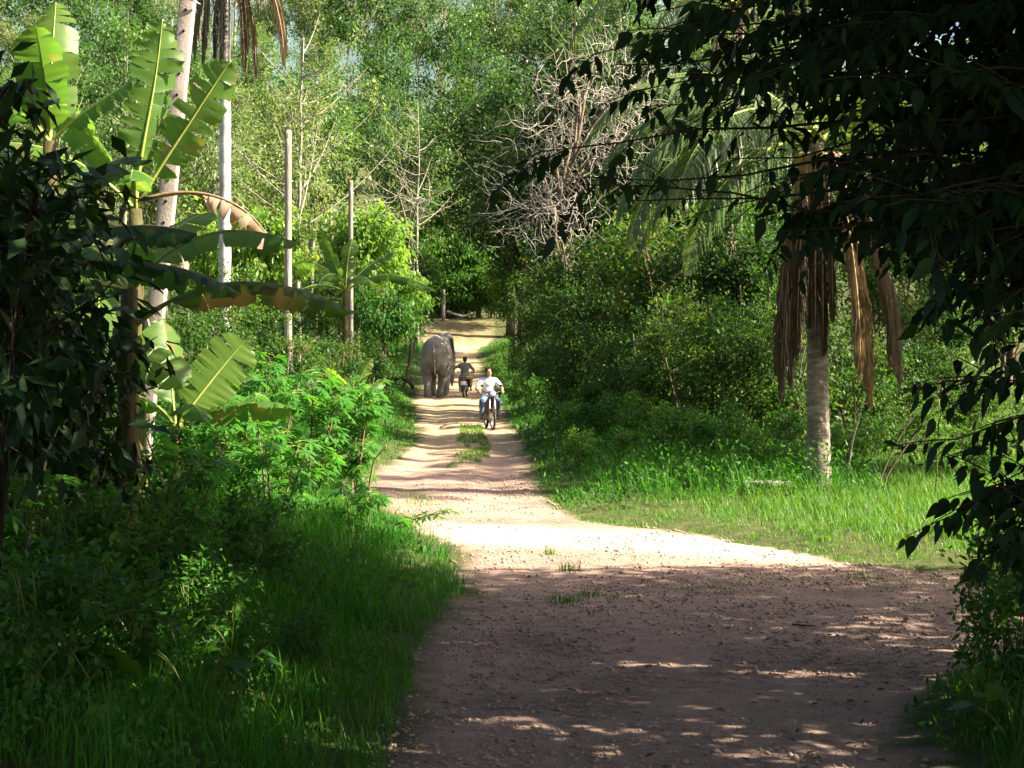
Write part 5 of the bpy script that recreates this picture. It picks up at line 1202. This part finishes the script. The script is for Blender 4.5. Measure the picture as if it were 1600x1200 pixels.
# ------------------------------------------------------------------ elephant, walking away
def elephant():
    x, y = X(681, 68.0), 68.0
    t = thing('elephant', 'grey elephant seen from behind walking away up the lane', 'elephant', (x, y + 0.9, hz(x, y)), math.radians(-4))
    A = Acc()      # local: heading +y, rump at -1.0
    ellipsoid(A, (0, 0.05, 1.66), (0.63, 1.25, 0.72), nu=24, nv=16)
    ellipsoid(A, (0, -0.60, 1.72), (0.58, 0.62, 0.72), nu=24, nv=16)
    ellipsoid(A, (0, -0.10, 2.02), (0.34, 0.95, 0.50), nu=20, nv=12)
    ellipsoid(A, (0, 0.75, 1.72), (0.52, 0.60, 0.66), nu=20, nv=12)
    for s in (-1, 1): ellipsoid(A, (0.33 * s, -0.62, 1.42), (0.27, 0.44, 0.62), nu=16, nv=12)
    # hind legs: left set back, right swung forward; then forelegs
    limb(A, [(-0.33, -0.66, 1.35), (-0.31, -0.60, 0.92), (-0.28, -0.86, 0.50), (-0.27, -0.88, 0.15)], [0.31, 0.225, 0.150, 0.155], 14)
    limb(A, [(0.33, -0.56, 1.35), (0.30, -0.30, 0.90), (0.22, -0.42, 0.50), (0.17, -0.38, 0.15)], [0.31, 0.225, 0.150, 0.155], 14)
    limb(A, [(-0.34, 0.80, 1.35), (-0.33, 0.98, 0.80), (-0.30, 0.95, 0.40), (-0.29, 0.98, 0.14)], [0.27, 0.20, 0.165, 0.175], 14)
    limb(A, [(0.34, 0.75, 1.35), (0.33, 0.62, 0.80), (0.30, 0.48, 0.40), (0.29, 0.46, 0.14)], [0.27, 0.20, 0.165, 0.175], 14)
    for p in ((-0.27, -0.86, 0.07), (0.17, -0.36, 0.07), (-0.29, 1.0, 0.07), (0.29, 0.48, 0.07)):
        lathe(A, [(0, -0.07), (0.172, -0.07), (0.178, 0.0), (0.15, 0.12), (0, 0.12)], p, 16, 'z')
    # head carried high, turned right; trunk hanging
    limb(A, [(0.04, 1.05, 1.90), (0.12, 1.55, 2.12)], [0.45, 0.38], 16)
    ellipsoid(A, (0.14, 1.66, 2.17), (0.34, 0.40, 0.42), nu=18, nv=12)
    ellipsoid(A, (0.02, 1.60, 2.42), (0.17, 0.24, 0.20)); ellipsoid(A, (0.26, 1.58, 2.42), (0.19, 0.24, 0.20))
    limb(A, [(0.28, 1.95, 2.0), (0.36, 2.18, 1.62), (0.40, 2.22, 1.15), (0.40, 2.16, 0.70), (0.38, 2.25, 0.42)], [0.24, 0.19, 0.135, 0.095, 0.065], 12)
    obj('body', fused('body', A, M['elephant'], 0.035, 8), t)
    for s, nm in ((-1, 'left'), (1, 'right')):
        E = Acc(); n = 18; a = np.linspace(0, 2 * math.pi, n, endpoint=False)
        w = 0.30 * (1 + 0.25 * np.cos(a - 0.4)); h = 0.42
        for off_ in (0.0, 0.03):
            pass
        V1 = np.stack([s * (0.32 + np.abs(w * np.cos(a) + 0.28) * 0.32), 1.50 - (w * np.cos(a) + 0.28) * 0.75, 2.02 + h * np.sin(a) - 0.10 * (np.sin(a) < -0.5)], -1) + [0.06, 0, 0]
        c = V1.mean(0); V2 = V1 + [0, 0.035, 0]; c2 = c + [0, 0.05, 0]
        V = np.concatenate([V1, V2, [c - [0, 0.03, 0], c2]]); j = np.arange(n); k = (j + 1) % n
        E.add(V, np.concatenate([np.stack([j, k, np.full(n, 2 * n)], -1), np.stack([k + n, j + n, np.full(n, 2 * n + 1)], -1)]))
        E.G.append((np.stack([j, j + n, k + n, k], -1), np.full(n, .5), 0))
        obj('ear', E.mesh('ear', M['elephant'], True), t)
    T = Acc(); tube(T, polyline([(0, -1.17, 2.02), (0.02, -1.27, 1.75), (0.05, -1.26, 1.30), (0.07, -1.22, 0.92)], 12), np.linspace(0.055, 0.018, 12), 8)
    tl = obj('tail', T.mesh('tail', M['elephant'], True), t)
    B = Acc(); g = np.random.default_rng(3); m = 40
    add_leaves(B, np.tile([0.07, -1.22, 0.95], (m, 1)), g.normal(0, .18, (m, 3)) - [0, 0, 1], g.normal(size=(m, 3)), g.uniform(.16, .28, m), 0.012); obj('tail_tuft', B.mesh('tail_tuft', M['hair']), tl)
    for s in (-1, 1):
        K = Acc(); limb(K, [(0.22 + 0.22 * s, 1.98, 1.78), (0.23 + 0.27 * s, 2.12, 1.66), (0.24 + 0.28 * s, 2.28, 1.60)], [0.04, 0.034, 0.018], 8); obj('tusk', K.mesh('tusk', M['plate'], True), t)
    for lx, ly in ((-0.27, -0.86), (0.17, -0.36)):
        for q in (-1, 0, 1):
            K = Acc(); ellipsoid(K, (lx + 0.09 * q, ly + 0.175 - 0.02 * abs(q), 0.045), (0.045, 0.03, 0.04), nu=8, nv=6); obj('toenail', K.mesh('toenail', M['dead_twig'], True), t)
    return t
elephant()

# ------------------------------------------------------------------ motorcycles (local: riding towards -y)
def motorcycle(label, x, y, rotz, body_mat, trim_mat, steer=0.0):
    t = thing('motorcycle', label, 'motorcycle', (x, y, hz(x, y)), rotz)
    def wheel(wy, st):
        w = obj('wheel', None, t, (0, wy, 0.285), (0, 0, st)); w.empty_display_size = 0.1
        A = Acc(); a = np.linspace(0, 2 * math.pi, 9); lathe(A, np.stack([0.252 + 0.033 * np.cos(a), 0.033 * np.sin(a)], -1), (0, 0, 0), 28, 'x'); obj('tyre', A.mesh('tyre', M['rubber_tyre'], True), w)
        A = Acc(); lathe(A, [(0.226, -0.022), (0.214, -0.014), (0.214, 0.014), (0.226, 0.022), (0.226, -0.022)], (0, 0, 0), 28, 'x'); obj('rim', A.mesh('rim', M['steel'], True), w)
        A = Acc(); lathe(A, [(0, -0.05), (0.03, -0.05), (0.05, -0.025), (0.05, 0.025), (0.03, 0.05), (0, 0.05)], (0, 0, 0), 14, 'x'); obj('hub', A.mesh('hub', M['steel'], True), w)
        A = Acc()
        for k in range(16):
            q = k * math.pi / 8; s = 0.02 * (1 if k % 2 else -1); tube(A, [(s, 0.04 * math.cos(q), 0.04 * math.sin(q)), (0, 0.216 * math.cos(q + .25), 0.216 * math.sin(q + .25))], [0.003, 0.003], 4, cap=False)
        obj('spokes', A.mesh('spokes', M['steel']), w)
    wheel(-0.62, steer); wheel(0.60, 0)
    def P(name, fn, mat, smooth=True):
        A = Acc(); fn(A); return obj(name, A.mesh(name, M[mat], smooth), t)
    for s in (-1, 1):
        P('fork_leg', lambda A: tube(A, [(0.07 * s, -0.62, 0.29), (0.07 * s, -0.50, 0.62), (0.06 * s, -0.42, 0.88)], [0.020, 0.022, 0.018], 8), 'steel')
        P('shock_absorber', lambda A: tube(A, [(0.10 * s, 0.56, 0.36), (0.10 * s, 0.46, 0.64)], [0.026, 0.022], 8), 'steel')
        P('swing_arm', lambda A: tube(A, [(0.09 * s, 0.60, 0.285), (0.09 * s, 0.10, 0.33)], [0.018, 0.022], 6), 'black_plastic')
        P('foot_peg', lambda A: tube(A, [(0.06 * s, 0.02, 0.27), (0.27 * s, 0.02, 0.28)], [0.013, 0.017], 7), 'rubber_tyre')
        P('grip', lambda A: tube(A, [(0.23 * s, -0.28, 1.00), (0.36 * s, -0.24, 0.985)], [0.018, 0.018], 8), 'rubber_tyre')
        m = P('mirror_stalk', lambda A: tube(A, [(0.20 * s, -0.30, 1.0), (0.24 * s, -0.33, 1.13)], [0.006, 0.006], 5), 'black_plastic')
        B = Acc(); ellipsoid(B, (0.25 * s, -0.33, 1.16), (0.055, 0.016, 0.035), nu=12, nv=8); obj('mirror', B.mesh('mirror', M['black_plastic'], True), m)
        P('turn_signal', lambda A: ellipsoid(A, (0.13 * s, -0.44, 0.90), (0.035, 0.022, 0.022), nu=10, nv=6), 'khaki')
    P('handlebar', lambda A: tube(A, polyline([(-0.36, -0.24, 0.985), (-0.22, -0.29, 1.0), (-0.08, -0.38, 0.96), (0.08, -0.38, 0.96), (0.22, -0.29, 1.0), (0.36, -0.24, 0.985)], 16), [0.012] * 16, 7), 'black_plastic')
    def fender(A, wy, a0, a1, r, w):
        th = np.linspace(a0, a1, 12); V = []
        for q in th:
            for u in (-1, -0.5, 0.5, 1): V.append((w * u, wy + (r - 0.02 * abs(u) ** 2) * math.cos(q), 0.285 + (r - 0.02 * abs(u) ** 2) * math.sin(q)))
        V = np.array(V); i = np.arange(11)[:, None] * 4; j = np.arange(3)[None]
        A.add(V, np.stack([i + j, i + j + 1, i + 5 + j, i + 4 + j], -1).reshape(-1, 4)); A.add(V * [1, 1, 1] + [0, 0, -0.006], np.stack([i + 4 + j, i + 5 + j, i + j + 1, i + j], -1).reshape(-1, 4))
    P('front_fender', lambda A: fender(A, -0.62, 0.3, 2.5, 0.315, 0.055), body_mat); P('rear_fender', lambda A: fender(A, 0.60, 0.1, 2.2, 0.325, 0.065), 'black_plastic')
    P('headlight_cowl', lambda A: ellipsoid(A, (0, -0.42, 0.95), (0.11, 0.10, 0.095), nu=16, nv=10), trim_mat)
    P('headlight', lambda A: ellipsoid(A, (0, -0.485, 0.945), (0.075, 0.05, 0.058), nu=16, nv=10), 'lens')
    def shield(A):
        for s in (-1, 1):
            V = np.array([(0.02 * s, -0.44, 0.88), (0.10 * s, -0.40, 0.86), (0.17 * s, -0.30, 0.66), (0.17 * s, -0.22, 0.42), (0.09 * s, -0.28, 0.36), (0.03 * s, -0.36, 0.60)])
            A.add(np.concatenate([V, V + [0, 0.02, 0]]), [[0, 1, 2, 5], [5, 2, 3, 4], [6, 11, 8, 7], [11, 10, 9, 8]]); 
            A.add(np.concatenate([V, V + [0, 0.02, 0]]), [[k, (k + 1) % 6, (k + 1) % 6 + 6, k + 6] for k in range(6)])
    P('leg_shield', shield, body_mat, False)
    P('frame_tube', lambda A: tube(A, polyline([(0, -0.40, 0.86), (0, -0.25, 0.58), (0, 0.0, 0.46), (0, 0.22, 0.58), (0, 0.66, 0.70)], 14), [0.045, 0.05, 0.055, 0.06, 0.06, 0.06, 0.06, 0.06, 0.055, 0.05, 0.05, 0.045, 0.04, 0.035], 8), 'black_plastic')
    def engine(A):
        ellipsoid(A, (0, 0.02, 0.34), (0.13, 0.19, 0.11), nu=14, nv=8); tube(A, [(0, -0.10, 0.36), (0, -0.30, 0.38)], [0.075, 0.065], 10)
    P('engine', engine, 'steel')
    P('side_panel', lambda A: ellipsoid(A, (0, 0.36, 0.60), (0.125, 0.26, 0.12), nu=14, nv=8), body_mat)
    P('seat', lambda A: (ellipsoid(A, (0, 0.20, 0.725), (0.13, 0.22, 0.05), nu=16, nv=8), ellipsoid(A, (0, 0.50, 0.75), (0.12, 0.20, 0.05), nu=16, nv=8)), 'seat')
    P('exhaust', lambda A: tube(A, polyline([(0.06, -0.28, 0.34), (0.12, -0.10, 0.22), (0.14, 0.25, 0.26), (0.15, 0.80, 0.36)], 12), [0.018] * 5 + [0.04] * 7, 8), 'steel')
    P('tail_light', lambda A: ellipsoid(A, (0, 0.78, 0.72), (0.085, 0.05, 0.045), nu=12, nv=8), 'red_lens')
    P('number_plate', lambda A: box(A, (0, 0.865, 0.575), (0.20, 0.012, 0.16), (0.25, 0, 0)), 'plate', False)
    P('plate_bracket', lambda A: tube(A, [(0, 0.74, 0.68), (0, 0.85, 0.58)], [0.02, 0.015], 6), 'black_plastic')
    P('kick_stand', lambda A: tube(A, [(-0.10, 0.06, 0.24), (-0.16, 0.26, 0.20)], [0.010, 0.009], 6), 'steel')
    return t

# ------------------------------------------------------------------ riders
def hand(A, wrist, tip_dir, side_dir, curl_dir, s=1.0):
    """palm, four curled fingers of unequal length and a thumb, closing round a bar"""
    wrist = np.asarray(wrist, float); f = unit(tip_dir); sd = unit(side_dir); cd = unit(curl_dir)
    palm = wrist + f * 0.045 * s
    ellipsoid(A, palm, (0.042 * s, 0.05 * s, 0.024 * s), nu=10, nv=8); limb(A, [wrist, palm + f * 0.035 * s], [0.027 * s, 0.026 * s], 8)
    for k, ln in enumerate((0.070, 0.080, 0.074, 0.058)):
        b = palm + f * 0.040 * s + sd * (k - 1.5) * 0.0195 * s
        limb(A, [b, b + (f * 0.45 * ln + cd * 0.10 * ln) * s, b + (f * 0.50 * ln + cd * 0.60 * ln) * s, b + (f * 0.12 * ln + cd * 0.85 * ln) * s], [0.0095 * s, 0.009 * s, 0.0085 * s, 0.007 * s], 6)
    b = wrist + f * 0.025 * s - sd * 0.036 * s
    limb(A, [b, b + (f * 0.03 - sd * 0.018 + cd * 0.012) * s, b + (f * 0.042 - sd * 0.004 + cd * 0.045) * s], [0.012 * s, 0.0105 * s, 0.008 * s], 6)

def rider(label, x, y, rotz, shirt, trousers, arms, turn=0.0, cap=False, sleeve=0.62):
    """seated rider; local -y is forward"""
    t = thing('person', label, 'person', (x, y, hz(x, y)), rotz)
    hipz, Y = 0.83, 0.24
    A = Acc()
    ellipsoid(A, (0, Y, hipz + 0.02), (0.165, 0.12, 0.12)); ellipsoid(A, (0, Y - 0.02, 1.03), (0.15, 0.105, 0.20)); ellipsoid(A, (0, Y - 0.03, 1.20), (0.175, 0.11, 0.15))
    limb(A, [(-0.155, Y - 0.03, 1.285), (0, Y - 0.03, 1.30), (0.155, Y - 0.03, 1.285)], [0.062, 0.075, 0.062])
    limb(A, [(0, Y - 0.03, 1.30), (0, Y - 0.055, 1.40)], [0.060, 0.054])
    hc = np.array([0, Y - 0.085, 1.487]); tr = np.array(Euler((0, 0, turn)).to_matrix())
    hp = lambda p: hc + tr @ np.asarray(p, float)
    ellipsoid(A, hp((0, 0.012, 0.030)), (0.074, 0.092, 0.088), nu=20, nv=14); ellipsoid(A, hp((0, -0.022, -0.035)), (0.058, 0.066, 0.078), nu=18, nv=12); ellipsoid(A, hp((0, -0.058, -0.088)), (0.026, 0.022, 0.020))
    limb(A, [hp((0, -0.082, 0.018)), hp((0, -0.106, -0.018))], [0.010, 0.015], 8)
    for s in (-1, 1):
        ellipsoid(A, hp((0.076 * s, 0.012, -0.002)), (0.012, 0.020, 0.030), nu=10, nv=8); ellipsoid(A, hp((0.036 * s, -0.070, -0.018)), (0.022, 0.02, 0.022)); ellipsoid(A, hp((0.03 * s, -0.078, 0.036)), (0.024, 0.014, 0.008))
    legs = {}
    for s in (-1, 1):
        L_ = [(0.10 * s, Y - 0.02, hipz), (0.225 * s, -0.13, 0.735), (0.215 * s, 0.015, 0.375), (0.215 * s, 0.02, 0.345)]; legs[s] = L_
        limb(A, L_, [0.088, 0.060, 0.040, 0.038])
        limb(A, [(0.215 * s, 0.045, 0.325), (0.225 * s, -0.07, 0.312), (0.235 * s, -0.14, 0.305)], [0.036, 0.034, 0.024])
        for k in range(5): limb(A, [(0.235 * s + (k - 2) * 0.014, -0.14, 0.304), (0.237 * s + (k - 2) * 0.016, -0.178 + 0.006 * abs(k - 1), 0.300)], [0.010, 0.008], 6)
    for s in (-1, 1):
        sh, el, wr, ft, sd, cd = arms[s]
        limb(A, [sh, el, wr], [0.052, 0.040, 0.026]); hand(A, wr, ft, sd, cd)
    obj('body', fused('body', A, M['skin'], 0.0085, 3), t)
    # shirt and trousers follow the body, a little looser
    S = Acc()
    ellipsoid(S, (0, Y, hipz + 0.06), (0.185, 0.14, 0.10)); ellipsoid(S, (0, Y - 0.02, 1.03), (0.175, 0.13, 0.21)); ellipsoid(S, (0, Y - 0.03, 1.20), (0.198, 0.130, 0.155))
    limb(S, [(-0.155, Y - 0.03, 1.285), (0, Y - 0.03, 1.30), (0.155, Y - 0.03, 1.285)], [0.074, 0.086, 0.074])
    for s in (-1, 1):
        sh, el, wr = [np.asarray(q, float) for q in arms[s][:3]]
        e = sh + (el - sh) * min(1, sleeve / 0.62 * 0.72) if sleeve < 1 else el + (wr - el) * (sleeve - 1)
        if sleeve < 1: limb(S, [sh, (sh + e) / 2, e], [0.072, 0.070, 0.064])
        else: limb(S, [sh, el, e], [0.070, 0.056, 0.042])
    obj('shirt', fused('shirt', S, M[shirt], 0.013, 3), t)
    Tt = Acc(); ellipsoid(Tt, (0, Y + 0.01, hipz), (0.18, 0.135, 0.11))
    for s in (-1, 1):
        q = [np.asarray(p, float) for p in legs[s]]; limb(Tt, [q[0], q[1], q[1] + (q[2] - q[1]) * 0.5, q[1] + (q[2] - q[1]) * 0.86], [0.102, 0.078, 0.068, 0.062])
    obj('trousers', fused('trousers', Tt, M[trousers], 0.013, 3), t)
    Hh = Acc(); g = np.random.default_rng(8)
    ellipsoid(Hh, hp((0, 0.024, 0.040)), (0.084, 0.092, 0.090), nu=20, nv=14); ellipsoid(Hh, hp((0, 0.045, -0.01)), (0.080, 0.070, 0.080), nu=18, nv=12)
    for k in range(26):
        a = g.uniform(0, 6.28); ellipsoid(Hh, hp((0.062 * math.cos(a), 0.03 + 0.062 * math.sin(a), 0.085 + 0.02 * g.normal())), (0.026, 0.026, 0.022), nu=8, nv=6)
    hm_ = fused('hair', Hh, M['hair'], 0.010, 1); obj('hair', hm_, t)
    for s in (-1, 1):
        E = Acc(); ellipsoid(E, hp((0.031 * s, -0.079, 0.014)), (0.014, 0.008, 0.007), nu=10, nv=6); obj('eye', E.mesh('eye', M['eye'], True), t)
        E = Acc(); limb(E, [hp((0.015 * s, -0.090, 0.036)), hp((0.034 * s, -0.088, 0.040)), hp((0.050 * s, -0.074, 0.034))], [0.004, 0.005, 0.003], 6); obj('eyebrow', E.mesh('eyebrow', M['hair'], True), t)
        E = Acc(); q = legs[s]; box(E, (0.228 * s, -0.06, 0.283), (0.085, 0.25, 0.018)); so = obj('sandal', E.mesh('sandal', M['sandal']), t); bv = so.modifiers.new('b', 'BEVEL'); bv.width = 0.008; bv.segments = 2
        E = Acc(); tube(E, polyline([(0.19 * s, -0.06, 0.29), (0.20 * s, -0.085, 0.345), (0.235 * s, -0.09, 0.345), (0.268 * s, -0.07, 0.29)], 9), [0.008] * 9, 6); obj('strap', E.mesh('strap', M['sandal'], True), so)
    E = Acc(); ellipsoid(E, hp((0, -0.078, -0.056)), (0.022, 0.012, 0.007), nu=12, nv=6); obj('mouth', E.mesh('mouth', M['lip'], True), t)
    if cap:
        C = Acc(); ellipsoid(C, hp((0, 0.018, 0.050)), (0.094, 0.108, 0.088), nu=20, nv=8, zmin=0.0); cp = obj('cap', C.mesh('cap', M['cap'], True), t)
        B = Acc(); lathe(B, [(0.088, 0.010), (0.102, -0.004), (0.086, -0.004), (0.088, 0.010)], hp((0, 0.018, 0.048)), 20, 'z'); obj('cap_band', B.mesh('cap_band', M['grey_shirt'], True), cp)
        B = Acc(); ellipsoid(B, hp((0, -0.095, 0.050)), (0.072, 0.075, 0.010), nu=16, nv=6); obj('brim', B.mesh('brim', M['cap'], True), cp)
    return t

def arm_on_grip(s):
    return (np.array([0.19 * s, 0.21, 1.28]), np.array([0.345 * s, 0.07, 1.075]), np.array([0.305 * s, -0.195, 1.015]), np.array([0, -1, -0.05]), np.array([s, 0.1, 0]), np.array([0, 0, -1.0]))
mx1, my1 = X(765, 45.0), 45.0
motorcycle('dark motorcycle coming towards the camera with violet headlight cowl', mx1, my1, math.radians(9), 'maroon', 'violet', 0.04)
rider('person in white t-shirt and blue jeans riding towards the camera', mx1, my1, math.radians(9), 'white_shirt', 'jeans', {-1: arm_on_grip(-1), 1: arm_on_grip(1)}, 0.25)
mx2, my2 = X(727, 68.0), 68.0 - 0.75
motorcycle('motorcycle with red tail light and white number plate beside the elephant', mx2, my2 + 0.75, math.radians(180 - 4), 'black_plastic', 'maroon')
reach = (np.array([0.19, 0.21, 1.28]), np.array([0.40, 0.17, 1.17]), np.array([0.62, 0.10, 1.25]), np.array([1, -0.2, 0.25]), np.array([0.2, -1, 0.0]), np.array([0, 0, -1.0]))
rider('person in grey shirt and dark cap riding away beside the elephant', mx2, my2 + 0.75, math.radians(180 - 4), 'grey_shirt', 'khaki', {-1: arm_on_grip(-1), 1: reach}, 0.1, True, 1.1)
# the goad he holds against the elephant's flank
hx, hy = mx2 - 0.74, my2 + 0.75 - 0.06
stick('goad', 'thin wooden goad held by the rider against the elephant', 'stick', [(hx + 0.10, hy - 0.02, hz(mx2, my2) + 1.20), (hx - 0.02, hy + 0.05, hz(mx2, my2) + 1.27), (hx - 0.22, hy + 0.14, hz(mx2, my2) + 1.40)], 0.014, 0.010, 'bark_mid')
